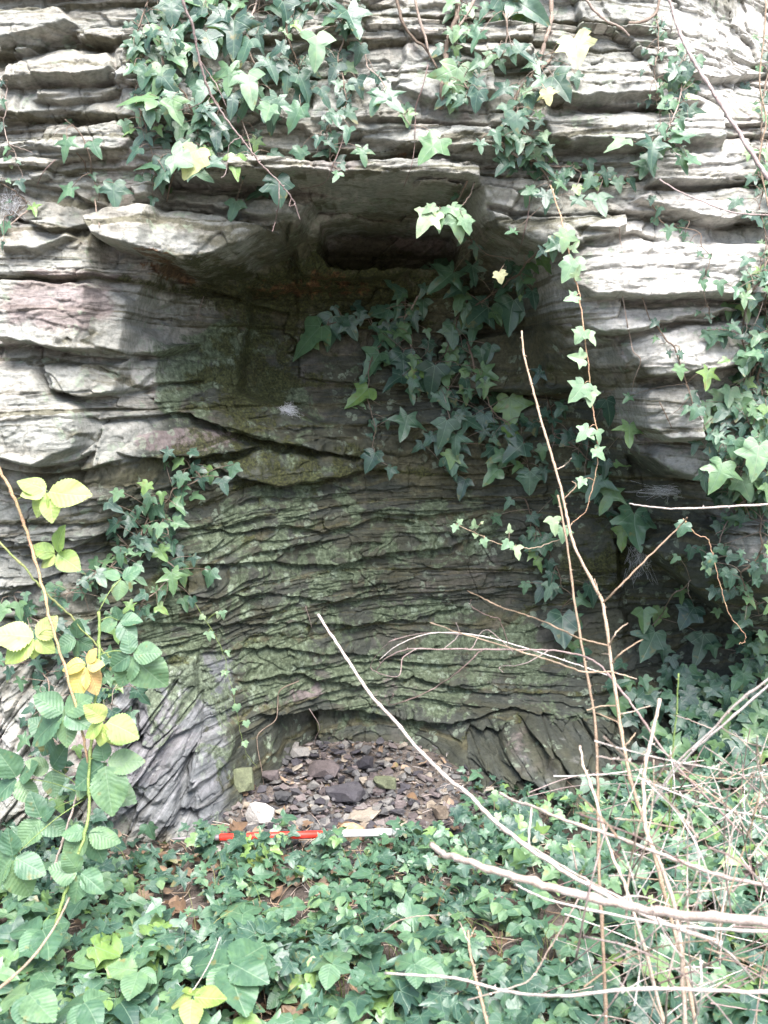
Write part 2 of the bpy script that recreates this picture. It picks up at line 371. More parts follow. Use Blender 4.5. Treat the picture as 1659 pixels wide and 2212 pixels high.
# ------------------------------------------------------------------ node helpers
class NT:
    def __init__(s, name, disp=False):
        s.m = bpy.data.materials.new(name); s.m.use_nodes = True; s.t = s.m.node_tree
        s.b = s.t.nodes['Principled BSDF']; s.out = s.t.nodes['Material Output']
    def n(s, typ, **kw):
        nd = s.t.nodes.new('ShaderNode' + typ)
        for k, v in kw.items():
            if k.startswith('i_'):
                key = k[2:]; key = int(key) if key.isdigit() else key.replace('_', ' ')
                s.put(nd.inputs[key], v)
            else: setattr(nd, k, v)
        return nd
    def put(s, sock, v):
        if isinstance(v, bpy.types.NodeSocket): s.t.links.new(v, sock)
        elif isinstance(v, (tuple, list)) and sock.type == 'RGBA' and len(v) == 3: sock.default_value = (*v, 1)
        else: sock.default_value = v
    def math(s, op, a, b=0.0, c=None):
        nd = s.t.nodes.new('ShaderNodeMath'); nd.operation = op; s.put(nd.inputs[0], a); s.put(nd.inputs[1], b)
        if c is not None: s.put(nd.inputs[2], c)
        return nd.outputs[0]
    def mix(s, f, a, b, mode='MIX'):
        nd = s.t.nodes.new('ShaderNodeMix'); nd.data_type = 'RGBA'; nd.blend_type = mode
        s.put(nd.inputs[0], f); s.put(nd.inputs[6], a); s.put(nd.inputs[7], b); return nd.outputs[2]
    def ramp(s, f, stops, interp='LINEAR'):
        nd = s.t.nodes.new('ShaderNodeValToRGB'); nd.color_ramp.interpolation = interp
        el = nd.color_ramp.elements
        while len(el) < len(stops): el.new(0.5)
        for e, (p, c) in zip(el, stops): e.position = p; e.color = (*c, 1) if len(c) == 3 else c
        s.put(nd.inputs[0], f); return nd.outputs[0]
    def step(s, f, a, b):
        nd = s.t.nodes.new('ShaderNodeMapRange'); nd.interpolation_type = 'SMOOTHSTEP'
        s.put(nd.inputs[0], f); nd.inputs[1].default_value = a; nd.inputs[2].default_value = b; return nd.outputs[0]
    def noise(s, vec, scale, detail=4, rough=0.55, dist=0.0):
        nd = s.n('TexNoise'); nd.inputs['Scale'].default_value = scale; nd.inputs['Detail'].default_value = detail
        nd.inputs['Roughness'].default_value = rough; nd.inputs['Distortion'].default_value = dist
        if vec is not None: s.t.links.new(vec, nd.inputs['Vector'])
        return nd.outputs['Fac']
    def vor(s, vec, scale, feature='F1', rand=1.0, out='Distance'):
        nd = s.n('TexVoronoi', feature=feature); nd.inputs['Scale'].default_value = scale; nd.inputs['Randomness'].default_value = rand
        if vec is not None: s.t.links.new(vec, nd.inputs['Vector'])
        return nd.outputs[out]
    def map(s, vec, scale):
        nd = s.n('Mapping'); nd.inputs['Scale'].default_value = scale; s.t.links.new(vec, nd.inputs['Vector']); return nd.outputs[0]
    def attr(s, name, out='Fac'): return s.n('Attribute', attribute_name=name).outputs[out]
    def bump(s, h, strength, dist, normal=None):
        nd = s.n('Bump'); nd.inputs['Strength'].default_value = strength; nd.inputs['Distance'].default_value = dist
        s.t.links.new(h, nd.inputs['Height'])
        if normal is not None: s.t.links.new(normal, nd.inputs['Normal'])
        return nd.outputs[0]
    def setb(s, **kw):
        for k, v in kw.items(): s.put(s.b.inputs[k.replace('_', ' ')], v)

# ------------------------------------------------------------------ rock material
def rock_material():
    t = NT('slate_rock'); bed = t.attr('bed', 'Vector'); pos = t.n('TexCoord').outputs['Object']
    lam = t.map(bed, (5, 5, 70)); lam2 = t.map(bed, (3, 3, 16))
    a = t.noise(lam, 1.0, 6, 0.62, 0.3); b = t.noise(lam2, 1.0, 5, 0.6, 0.4)
    big = t.noise(pos, 2.3, 4, 0.6); mid = t.noise(pos, 9, 5, 0.65, 0.4); fine = t.noise(pos, 60, 5, 0.7)
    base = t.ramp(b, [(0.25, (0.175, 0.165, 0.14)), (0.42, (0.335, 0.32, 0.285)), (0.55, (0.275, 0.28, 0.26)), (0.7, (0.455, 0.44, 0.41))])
    wet_shaded = t.ramp(b, [(0.25, (0.030, 0.029, 0.022)), (0.42, (0.066, 0.068, 0.048)), (0.56, (0.052, 0.058, 0.050)), (0.72, (0.100, 0.105, 0.080))])  # damp recess rock, with the recess shade put into its colour
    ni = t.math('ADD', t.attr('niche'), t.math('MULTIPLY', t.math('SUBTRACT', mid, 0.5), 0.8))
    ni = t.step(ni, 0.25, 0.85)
    c = t.mix(ni, base, wet_shaded)
    c = t.mix(t.math('MULTIPLY', t.step(a, 0.48, 0.30), 0.45), c, t.mix(0.5, c, (0.05, 0.045, 0.03), 'MULTIPLY'))
    # dark weathering stains and soil, also painted shade in crevices and under the recess roof
    st = t.step(t.math('ADD', t.math('MULTIPLY', t.noise(t.map(pos, (1, 1, 1.8)), 7, 6, 0.72, 0.6), 1.0), t.math('MULTIPLY', t.attr('crev_shade'), 0.45)), 0.58, 0.78)
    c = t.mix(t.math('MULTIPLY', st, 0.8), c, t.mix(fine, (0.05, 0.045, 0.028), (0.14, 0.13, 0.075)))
    # purple beds
    pm = t.step(t.math('ADD', t.attr('purple'), t.math('MULTIPLY', t.math('SUBTRACT', mid, 0.5), 0.9)), 0.45, 0.62)
    c = t.mix(t.math('MULTIPLY', pm, 0.75), c, t.ramp(b, [(0.3, (0.115, 0.085, 0.080)), (0.6, (0.255, 0.205, 0.205))]))
    # faint buff and pink blotches of weathering
    c = t.mix(t.math('MULTIPLY', t.step(t.noise(pos, 3.4, 5, 0.7, 0.5), 0.55, 0.68), t.math('SUBTRACT', 0.45, t.math('MULTIPLY', ni, 0.30))), c, (0.34, 0.275, 0.265))
    # blue grey slate of the flanks
    bm_ = t.step(t.math('ADD', t.attr('blue'), t.math('MULTIPLY', t.math('SUBTRACT', mid, 0.5), 0.8)), 0.35, 0.7)
    c = t.mix(t.math('MULTIPLY', bm_, 0.7), c, t.ramp(a, [(0.3, (0.085, 0.092, 0.105)), (0.5, (0.17, 0.18, 0.20)), (0.68, (0.33, 0.33, 0.36))]))
    # pale grey beds, with glare on the right face painted in
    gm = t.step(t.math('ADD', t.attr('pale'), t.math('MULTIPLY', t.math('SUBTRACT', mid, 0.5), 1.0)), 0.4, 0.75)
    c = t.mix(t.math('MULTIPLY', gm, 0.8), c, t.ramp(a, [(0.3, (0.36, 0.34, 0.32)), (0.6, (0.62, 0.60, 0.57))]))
    # film of green algae
    al = t.noise(pos, 5.5, 5, 0.7, 0.8); am = t.step(t.math('ADD', t.math('MULTIPLY', t.attr('algae'), 0.30), al), 0.70, 0.78)
    alc = t.ramp(fine, [(0.3, (0.055, 0.075, 0.045)), (0.5, (0.105, 0.135, 0.082)), (0.68, (0.19, 0.235, 0.16))])
    c = t.mix(t.math('MULTIPLY', am, 0.85), c, alc)
    # crusty lichen discs, pale green
    nd = t.n('VectorMath', operation='ADD'); t.t.links.new(pos, nd.inputs[0]); nz = t.n('TexNoise'); nz.inputs['Scale'].default_value = 30; nz.inputs['Detail'].default_value = 4; t.t.links.new(pos, nz.inputs['Vector'])
    vs = t.n('VectorMath', operation='SCALE'); t.t.links.new(nz.outputs['Color'], vs.inputs[0]); vs.inputs['Scale'].default_value = 0.045; t.t.links.new(vs.outputs[0], nd.inputs[1]); wp = nd.outputs[0]
    v = t.vor(wp, 22); li = t.math('MULTIPLY', t.step(v, 0.36, 0.30), t.step(t.noise(pos, 5.0, 4), 0.48, 0.56))
    li = t.math('MULTIPLY', li, t.step(fine, 0.38, 0.5))
    c = t.mix(t.math('MULTIPLY', li, 0.6), c, (0.24, 0.29, 0.22))
    # white lichen
    v2 = t.vor(wp, 48); wl = t.math('MULTIPLY', t.step(v2, 0.33, 0.22), t.step(t.math('ADD', t.attr('lichen'), t.math('MULTIPLY', t.math('SUBTRACT', t.noise(pos, 6.0, 4), 0.5), 2.0)), 0.45, 0.70))
    c = t.mix(t.math('MULTIPLY', wl, t.math('SUBTRACT', 0.9, t.math('MULTIPLY', ni, 0.6))), c, (0.70, 0.73, 0.69))
    # yellow green moss and rusty brown roots on ledges
    mo = t.step(t.math('ADD', t.math('MULTIPLY', t.attr('moss'), 0.55), t.noise(pos, 12, 5, 0.7)), 0.80, 0.92)
    mc = t.ramp(t.noise(pos, 120, 3), [(0.35, (0.018, 0.020, 0.006)), (0.6, (0.060, 0.065, 0.018)), (0.8, (0.115, 0.115, 0.035))])
    c = t.mix(t.math('MULTIPLY', mo, 0.85), c, mc)
    ru = t.step(t.math('ADD', t.math('MULTIPLY', t.attr('rust'), 0.5), t.noise(pos, 18, 5, 0.7)), 0.78, 0.9)
    c = t.mix(t.math('MULTIPLY', ru, 0.85), c, t.ramp(fine, [(0.35, (0.035, 0.016, 0.008)), (0.7, (0.24, 0.125, 0.055))]))
    # speckle
    c = t.mix(0.75, c, t.ramp(fine, [(0.3, (0.40, 0.41, 0.38)), (0.5, (0.9, 0.9, 0.88)), (0.75, (1.3, 1.3, 1.28))]), 'MULTIPLY')
    hr = t.noise(t.map(bed, (9, 9, 120)), 1.0, 6, 0.7, 0.5); c = t.mix(t.math('MULTIPLY', t.step(hr, 0.40, 0.28), 0.7), c, (0.035, 0.035, 0.025))
    t.setb(Base_Color=c, Roughness=t.math('ADD', 0.62, t.math('MULTIPLY', big, 0.2)))
    t.b.inputs['Specular IOR Level'].default_value = 0.35
    h = t.math('ADD', t.math('MULTIPLY', a, 0.6), t.math('MULTIPLY', fine, 0.28))
    h = t.math('ADD', h, t.math('MULTIPLY', b, 0.5)); h = t.math('ADD', h, t.math('MULTIPLY', mo, 0.10))
    n1 = t.bump(h, 0.9, 0.010)
    n2 = t.bump(t.math('ADD', t.noise(t.map(bed, (60, 60, 260)), 1.0, 5, 0.75), t.noise(pos, 240, 3, 0.7)), 0.7, 0.003, n1)
    t.b.inputs['Normal']; t.t.links.new(n2, t.b.inputs['Normal'])
    return t.m

def blob(cx, cy, rx, ry): return np.exp(-(((PX - cx) / rx) ** 2 + ((PY - cy) / ry) ** 2))
me = np_mesh('rock_face', np.stack([X, Y, Z], -1).reshape(-1, 3), grid_faces(NX_, NZ_))
attr(me, 'bed', 'FLOAT_VECTOR', np.stack([U2, Yc * 0.6, V2 + 0.012 * b2], -1))
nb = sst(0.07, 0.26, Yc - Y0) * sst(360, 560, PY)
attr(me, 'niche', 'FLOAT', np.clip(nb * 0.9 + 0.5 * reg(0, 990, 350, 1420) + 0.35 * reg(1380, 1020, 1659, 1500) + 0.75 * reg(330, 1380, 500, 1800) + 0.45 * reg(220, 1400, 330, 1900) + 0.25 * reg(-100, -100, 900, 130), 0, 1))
T_ = tab(7)
pu = 0.16 * (T_[n1 & 255, (n1 * 7) & 255] > 0.8) + 0.25 * (T_[n2 & 255, (n2 * 5) & 255] > 0.82)
pu = pu + 1.0 * blob(140, 660, 150, 70) + 1.2 * blob(400, 950, 120, 26) + 0.8 * blob(300, 1600, 150, 130) + 0.7 * blob(1490, 440, 90, 20)
pu = pu + 0.5 * blob(0, 1130, 110, 40) + 0.6 * blob(800, 1500, 220, 50) + 0.5 * blob(1130, 1600, 120, 60) + 0.5 * blob(250, 500, 90, 25)
attr(me, 'purple', 'FLOAT', pu)
pa = 0.9 * blob(1460, 620, 280, 160) + 0.6 * blob(1480, 300, 280, 200) + 0.6 * blob(1550, 860, 180, 180) + 0.6 * blob(60, 1600, 110, 180) + 0.12 * blob(280, 1560, 90, 180) + 0.4 * blob(1240, 1620, 60, 90)  # right hand blobs paint the glare in; left ones are pale rock
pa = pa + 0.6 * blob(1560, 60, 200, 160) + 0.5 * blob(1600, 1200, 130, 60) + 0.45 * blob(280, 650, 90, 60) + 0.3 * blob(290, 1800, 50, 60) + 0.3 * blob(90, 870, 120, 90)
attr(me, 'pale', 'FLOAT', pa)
attr(me, 'algae', 'FLOAT', np.clip(0.9 * blob(700, 1150, 330, 110) + 0.7 * blob(420, 760, 190, 130) + 0.6 * blob(520, 860, 200, 120) + 0.9 * blob(900, 1460, 330, 110)
     + 0.8 * blob(600, 1380, 300, 120) + 0.5 * blob(380, 1600, 110, 200) + 0.25 * blob(500, 560, 200, 60) + 0.4 * nb, 0, 1) - 0.12)
attr(me, 'blue', 'FLOAT', 0.9 * reg(240, 1430, 500, 1800) + 0.35 * reg(980, 1560, 1300, 1760) + 0.4 * blob(500, 1420, 130, 40))
attr(me, 'crev_shade', 'FLOAT', np.clip(1.0 * blob(830, 500, 200, 80) + 0.7 * blob(600, 610, 300, 60) + 0.85 * blob(830, 640, 260, 90) + 0.5 * blob(1150, 780, 200, 90) + 0.6 * blob(1050, 1000, 300, 90) + sst(0.16, 0.0, t1) + 0.5 * sst(0.2, 0.0, t2) + 0.35 * sst(0.8, 1.0, t1), 0, 1))  # blobs paint in the shade of lintel and roof; bed edges darken crevices
attr(me, 'lichen', 'FLOAT', 0.5 * blob(340, 1560, 110, 230) + 0.25 * blob(700, 1400, 400, 160) + 0.55 * blob(60, 720, 130, 60) + 0.5 * blob(230, 380, 170, 110) + 0.4 * blob(100, 860, 120, 80) + 0.35 * blob(100, 60, 150, 80) + 0.3 * blob(400, 460, 150, 70) - 0.05)
attr(me, 'moss', 'FLOAT', np.clip(0.8 * blob(480, 600, 260, 45) + 0.55 * blob(760, 620, 260, 120) + 0.6 * blob(520, 830, 120, 130) + 0.4 * blob(650, 1000, 300, 60) + 0.45 * blob(1350, 1230, 130, 90)
     + 0.3 * nb + 0.25 * sst(0.35, 0.0, t1) , 0, 1))
attr(me, 'rust', 'FLOAT', np.clip(0.9 * blob(330, 565, 70, 28) + 0.75 * blob(650, 600, 230, 40) + 0.5 * blob(850, 470, 150, 40) + 0.4 * blob(300, 1010, 80, 25) + 0.7 * blob(880, 340, 60, 18) + 0.35 * blob(1250, 1700, 80, 60) + 0.3 * blob(30, 1680, 60, 30), 0, 1))
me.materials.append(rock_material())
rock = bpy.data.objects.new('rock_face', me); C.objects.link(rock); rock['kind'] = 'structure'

# ------------------------------------------------------------------ ground
gxs = axis_steps(-40, -1.5, 1.5, 40, 0.008, 1.5); gys = axis_steps(-40, 1.7, 4.3, 6, 0.008, 1.5)
GXX, GYY = np.meshgrid(gxs, gys)
def ground_z(x, y):
    m = sst(0.35, 1.0, x) * sst(2.3, 3.1, y)
    return 0.03 * (fbm(x * 2.5 + 50, y * 2.5 + 50, 200, 3) - 0.5) + 0.10 * m + 0.012 * (fbm(x * 22 + 50, y * 22 + 50, 205, 3) - 0.5) + 0.05 * sst(3.0, 3.8, y) + 0.09 * sst(-0.7, -1.1, x) * sst(2.2, 2.9, y)
GZ = ground_z(GXX, GYY)
mg = np_mesh('ground', np.stack([GXX, GYY, GZ], -1).reshape(-1, 3), grid_faces(len(gxs), len(gys)))
t = NT('earth'); pos = t.n('TexCoord').outputs['Object']
f1 = t.noise(pos, 7, 6, 0.7); f2 = t.noise(pos, 90, 5, 0.75)
c = t.ramp(f1, [(0.3, (0.06, 0.045, 0.036)), (0.5, (0.15, 0.122, 0.106)), (0.7, (0.26, 0.225, 0.205))])
c = t.mix(0.7, c, t.ramp(f2, [(0.35, (0.4, 0.38, 0.36)), (0.55, (1, 1, 1)), (0.75, (1.5, 1.45, 1.4))]), 'MULTIPLY')
t.setb(Base_Color=c, Roughness=0.9); t.t.links.new(t.bump(t.math('ADD', t.noise(pos, 40, 5, 0.7), f2), 0.8, 0.02), t.b.inputs['Normal'])
mg.materials.append(t.m)
ground = bpy.data.objects.new('ground', mg); C.objects.link(ground); ground['kind'] = 'structure'

# ================================================================== things: helpers
rnd = random.Random(11)
def tag(o, label, cat, group=None):
    o['label'] = label; o['category'] = cat
    if group: o['group'] = group
    return o
def empty(name, loc, label, cat, group=None):
    o = bpy.data.objects.new(name, None); C.objects.link(o); o.location = loc; o.empty_display_size = 0.02
    return tag(o, label, cat, group)

class Acc:                                    # collects pieces of ONE mesh
    def __init__(s): s.v = []; s.f = []; s.uv = []; s.n = 0
    def add(s, v, f, uv=None):
        v = np.asarray(v, float); s.v.append(v); s.f += [tuple(i + s.n for i in q) for q in f]
        s.uv.append(np.zeros((len(v), 3)) if uv is None else np.asarray(uv, float)); s.n += len(v)
    def build(s, name, mat, parent=None, smooth=True, origin=None):
        if not s.n: return None
        me = bpy.data.meshes.new(name); co = np.concatenate(s.v)
        off = np.array(parent.location) if parent is not None else (np.array(origin) if origin is not None else np.zeros(3))
        me.from_pydata((co - off).tolist(), [], s.f)
        if smooth: me.polygons.foreach_set('use_smooth', [True] * len(me.polygons))
        attr(me, 'luv', 'FLOAT_VECTOR', np.concatenate(s.uv))
        me.materials.append(mat)
        o = bpy.data.objects.new(name, me); C.objects.link(o)
        if parent is not None: o.parent = parent
        else: o.location = off
        return o

def smooth_path(pts, rad, n=6, jit=0.0, rg=None):
    P = [np.array(p, float) for p in pts]; P = [2 * P[0] - P[1]] + P + [2 * P[-1] - P[-2]]
    Rr = [rad[0]] + list(rad) + [rad[-1]]; out = []; ro = []
    for i in range(1, len(P) - 2):
        for k in range(n):
            t = k / n
            out.append(P[i] + 0.5 * t * (P[i + 1] - P[i - 1] + t * (2 * P[i - 1] - 5 * P[i] + 4 * P[i + 1] - P[i + 2] + t * (3 * (P[i] - P[i + 1]) + P[i + 2] - P[i - 1]))))
            ro.append(Rr[i] * (1 - t) + Rr[i + 1] * t)
    out.append(P[-2]); ro.append(Rr[-2])
    out = np.array(out)
    if jit and rg is not None and len(out) > 6:   # kinks at the nodes
        kk = np.cumsum(np.array([[rg.gauss(0, jit * .8) if i % 4 == 0 else 0 for _ in range(3)] for i in range(len(out))]), axis=0); kk -= np.linspace(0, 1, len(out))[:, None] * kk[-1]; out = out + kk
    if jit and rg is not None:
        out[1:-1] += np.array([[rg.gauss(0, jit) for _ in range(3)] for _ in range(len(out) - 2)])
    return out, np.array(ro)
def tube(acc, path, rad, sides=5, rand=0.5, nodes=0, rg=None):
    path = np.asarray(path); m = len(path)
    T = np.gradient(path, axis=0); T /= np.linalg.norm(T, axis=1)[:, None] + 1e-9
    up = np.array([0.31, 0.2, 0.93]); A = np.cross(T, up); A /= np.linalg.norm(A, axis=1)[:, None] + 1e-9; B = np.cross(T, A)
    rad = np.array(rad, float)
    ang = np.arange(sides) * 2 * math.pi / sides
    V = path[:, None, :] + rad[:, None, None] * (np.cos(ang)[None, :, None] * A[:, None, :] + np.sin(ang)[None, :, None] * B[:, None, :])
    V = V.reshape(-1, 3); L = np.concatenate([[0], np.cumsum(np.linalg.norm(np.diff(path, axis=0), axis=1))])
    uv = np.stack([np.tile(ang, m), np.repeat(L, sides), np.full(m * sides, rand)], -1)
    f = []
    for i in range(m - 1):
        for k in range(sides):
            a = i * sides + k; b = i * sides + (k + 1) % sides
            f.append((a, b, b + sides, a + sides))
    f.append(tuple(range(sides))[::-1]); f.append(tuple((m - 1) * sides + k for k in range(sides)))
    acc.add(V, f, uv)
def bud(acc, p, d, size, rand=0.5):           # a bud or thorn: small cone
    d = np.array(d, float); d /= np.linalg.norm(d) + 1e-9
    a = np.cross(d, [0.3, 0.9, 0.2]); a /= np.linalg.norm(a) + 1e-9; b = np.cross(d, a); p = np.array(p)
    v = [p + 0.45 * size * (math.cos(k * 1.57) * a + math.sin(k * 1.57) * b) for k in range(4)] + [p + d * size * 0.6 + 0.0 * a, p + d * size * 1.6]
    acc.add(v, [(0, 1, 5), (1, 2, 5), (2, 3, 5), (3, 0, 5)], np.full((6, 3), rand))

# ------------------------------------------------------------------ leaf outlines: right half, base to tip
IVY = [
 [(0.0, 0.02), (0.07, -0.10), (0.18, -0.17), (0.30, -0.15), (0.39, -0.05), (0.36, 0.05), (0.38, 0.13), (0.50, 0.20), (0.62, 0.31), (0.50, 0.35), (0.36, 0.37), (0.25, 0.43), (0.23, 0.56), (0.17, 0.73), (0.08, 0.89), (0.0, 1.0)],
 [(0.0, 0.02), (0.08, -0.07), (0.20, -0.10), (0.33, -0.04), (0.44, 0.07), (0.52, 0.17), (0.40, 0.22), (0.28, 0.27), (0.21, 0.35), (0.22, 0.50), (0.18, 0.67), (0.10, 0.84), (0.04, 0.94), (0.0, 1.0)],
 [(0.0, 0.03), (0.06, -0.10), (0.20, -0.22), (0.34, -0.24), (0.28, -0.06), (0.27, 0.04), (0.44, 0.12), (0.66, 0.30), (0.48, 0.31), (0.30, 0.33), (0.18, 0.38), (0.19, 0.52), (0.15, 0.72), (0.07, 0.90), (0.0, 1.0)],
 [(0.0, 0.02), (0.08, -0.11), (0.22, -0.18), (0.36, -0.12), (0.47, 0.03), (0.40, 0.10), (0.46, 0.20), (0.60, 0.34), (0.47, 0.40), (0.34, 0.45), (0.28, 0.60), (0.19, 0.78), (0.09, 0.91), (0.0, 1.0)],
 [(0.0, 0.02), (0.05, -0.08), (0.15, -0.13), (0.27, -0.08), (0.34, 0.04), (0.30, 0.14), (0.27, 0.24), (0.24, 0.38), (0.22, 0.54), (0.16, 0.74), (0.08, 0.90), (0.0, 1.0)],
]
def bramble_half():
    pts = [(0.0, 0.0)]; n = 13
    for i in range(1, n + 1):
        t = i / (n + 0.6); wdt = 0.40 * math.sin(math.pi * t ** 0.82) ** 0.8 * (1 - 0.18 * t)
        pts.append((wdt * 1.0, t - 0.012)); pts.append((wdt * 0.935, t + 0.02))
    pts.append((0.0, 1.0)); return pts
BRAM = bramble_half()
OVAL = [(0, 0)] + [(0.33 * math.sin(math.pi * t) ** 0.8, t) for t in (0.1, 0.25, 0.4, 0.55, 0.7, 0.85, 0.94)] + [(0, 1)]
def template(half):
    right = np.array(half); left = right[1:-1][::-1] * [-1, 1]
    out = np.concatenate([right, left]); c = np.array([0.0, 0.30])
    r2 = c + (out - c) * 0.55; v = np.concatenate([[c], r2, out]); n = len(out); f = []
    for i in range(n):
        j = (i + 1) % n; f.append((0, 1 + i, 1 + j)); f.append((1 + i, 1 + n + i, 1 + n + j, 1 + j))
    return v, f
TPL = {('ivy', i): template(h) for i, h in enumerate(IVY)}
TPL[('bramble', 0)] = template(BRAM); TPL[('oval', 0)] = template(OVAL)

def leaf(acc, base, tipdir, normal, length, kind=('ivy', 0), rg=rnd, wide=1.0, fold=None, droop=None, rand=None):
    v2, f = TPL[kind]; b = np.array(base, float); t = np.array(tipdir, float); t /= np.linalg.norm(t)
    n = np.array(normal, float); n -= t * n.dot(t); n /= np.linalg.norm(n) + 1e-9; s = np.cross(t, n)
    fold = rg.uniform(-0.05, 0.38) if fold is None else fold; droop = rg.uniform(-0.05, 0.40) if droop is None else droop
    u = v2[:, 0] * wide * (1 + rg.uniform(-0.10, 0.10) * np.sign(v2[:, 0])); v = v2[:, 1]
    tw = rg.uniform(-0.25, 0.25); ph = rg.uniform(0, 6.3)
    h = fold * np.abs(u) - droop * v * v + tw * u * v + 0.05 * np.sin(v * 7 + ph + u * 9) * np.abs(u) * 2.2 - 0.22 * u * u * rg.uniform(0, 1.5)
    sk = rg.uniform(-0.20, 0.20); u = u + sk * v * v
    nn = (len(v2) - 1) // 2; jit = np.array([rg.gauss(0, .016) for _ in range(nn)])
    if kind[0] == 'ivy': u = u * np.concatenate([[1], 1 + jit * 1.5, 1 + jit * 3.5]); v = v + np.concatenate([[0], jit * .4, jit])
    P = b + length * (u[:, None] * s + v[:, None] * t + h[:, None] * n)
    r = rg.random() if rand is None else rand
    acc.add(P, f, np.stack([v2[:, 0], v2[:, 1], np.full(len(v2), r)], -1))

# ------------------------------------------------------------------ plant materials
def leaf_material(name, kind, ramp, vein, rough=0.30, trans=0.22, veinw=0.015, spec=0.65):
    t = NT(name); L = t.attr('luv', 'Vector'); sx = t.n('SeparateXYZ', i_0=L); u, v, rn = sx.outputs[0], sx.outputs[1], sx.outputs[2]
    au = t.math('ABSOLUTE', u); pos = t.n('TexCoord').outputs['Object']
    if kind == 'ivy':
        d = au
        for a in (R(50), R(100)):
            # distance of the point to a ray from the leaf base
            al = t.math('ADD', t.math('MULTIPLY', au, math.sin(a)), t.math('MULTIPLY', v, math.cos(a)))
            ac = t.math('ABSOLUTE', t.math('SUBTRACT', t.math('MULTIPLY', au, math.cos(a)), t.math('MULTIPLY', v, math.sin(a))))
            d = t.math('MINIMUM', d, t.math('ADD', ac, t.math('MULTIPLY', t.math('LESS_THAN', al, 0.0), 1.0)))
        fr = t.math('PINGPONG', t.math('ADD', t.math('MULTIPLY', t.math('SUBTRACT', v, t.math('MULTIPLY', au, 0.9)), 7.0), 0.2), 0.5)
        d2 = t.math('MULTIPLY', t.math('SUBTRACT', 0.5, fr), 0.14)
        vm = t.math('ADD', t.step(d, veinw, veinw * 0.2), t.math('MULTIPLY', t.step(d2, 0.008, 0.001), 0.30))
    else:
        fr = t.math('PINGPONG', t.math('ADD', t.math('MULTIPLY', t.math('SUBTRACT', v, t.math('MULTIPLY', au, 0.75)), t.math('ADD', 6.5, t.math('MULTIPLY', rn, 3.0))), t.math('MULTIPLY', t.noise(pos, 30, 2), 1.2)), 0.5)
        d2 = t.math('SUBTRACT', 0.5, fr)
        vm = t.math('ADD', t.step(au, veinw, veinw * 0.2), t.math('MULTIPLY', t.step(d2, 0.07, 0.01), 0.22)); d = d2
    vm = t.math('MINIMUM', vm, 1.0)
    c = t.ramp(rn, ramp)
    mo = t.noise(pos, 45, 4, 0.6)
    c = t.mix(0.6, c, t.ramp(mo, [(0.3, (0.5, 0.56, 0.55)), (0.5, (1, 1, 1)), (0.72, (1.45, 1.35, 1.05))]), 'MULTIPLY')
    c = t.mix(t.math('MULTIPLY', vm, 0.55), c, vein)
    edge = t.step(t.math('ADD', t.noise(pos, 30, 3), t.math('MULTIPLY', v, 0.10)), 0.66, 0.78); c = t.mix(t.math('MULTIPLY', edge, 0.75), c, t.mix(mo, (0.10, 0.13, 0.03), (0.30, 0.22, 0.10)))
    # specks and nibbled brown spots
    sp = t.step(t.noise(pos, 150, 2), 0.70, 0.76); c = t.mix(t.math('MULTIPLY', sp, 0.5), c, (0.16, 0.13, 0.06))
    t.setb(Base_Color=c, Roughness=t.math('ADD', rough, t.math('MULTIPLY', mo, 0.14)))
    t.b.inputs['Specular IOR Level'].default_value = spec
    if kind == 'ivy': n1 = t.bump(t.math('ADD', t.math('MULTIPLY', vm, -0.6), t.math('MULTIPLY', mo, 0.8)), 0.5, 0.002)
    else: n1 = t.bump(t.math('ADD', t.math('MULTIPLY', fr, 1.0), t.math('ADD', t.math('MULTIPLY', vm, -0.3), t.math('MULTIPLY', mo, 1.5))), 0.6, 0.0018)
    t.t.links.new(n1, t.b.inputs['Normal'])
    tr = t.n('BsdfTranslucent'); t.t.links.new(t.mix(0.5, c, (0.25, 0.38, 0.04)), tr.inputs[0])
    ms = t.n('MixShader'); ms.inputs[0].default_value = trans
    t.t.links.new(t.b.outputs[0], ms.inputs[1]); t.t.links.new(tr.outputs[0], ms.inputs[2]); t.t.links.new(ms.outputs[0], t.out.inputs[0])
    return t.m
M = {}
M['ivy'] = leaf_material('ivy_leaf', 'ivy', [(0.0, (0.028, 0.070, 0.055)), (0.35, (0.050, 0.110, 0.078)), (0.7, (0.080, 0.165, 0.098)), (0.93, (0.13, 0.23, 0.105)), (1.0, (0.17, 0.28, 0.08))], (0.20, 0.30, 0.20))
M['pale_sunlit_ivy'] = leaf_material('pale_sunlit_ivy_leaf', 'ivy', [(0.0, (0.15, 0.27, 0.16)), (0.5, (0.24, 0.37, 0.22)), (1.0, (0.36, 0.46, 0.28))], (0.35, 0.42, 0.28), 0.40, 0.3)  # paler ivy copy: pale leaves, and sunlight on leaves put into the colour
M['yellow_leaf'] = leaf_material('yellow_leaf', 'ivy', [(0.0, (0.52, 0.54, 0.20)), (0.5, (0.70, 0.70, 0.42)), (1.0, (0.60, 0.56, 0.28))], (0.7, 0.7, 0.4), 0.45, 0.35)
M['bramble'] = leaf_material('bramble_leaf', 'bramble', [(0.0, (0.060, 0.135, 0.080)), (0.5, (0.095, 0.19, 0.11)), (1.0, (0.15, 0.25, 0.12))], (0.22, 0.32, 0.20), 0.42, 0.25, 0.016)
M['bramble_bright'] = leaf_material('bright_bramble_leaf', 'bramble', [(0.0, (0.22, 0.36, 0.09)), (0.5, (0.34, 0.45, 0.13)), (1.0, (0.50, 0.54, 0.22))], (0.5, 0.6, 0.3), 0.45, 0.4, 0.016)
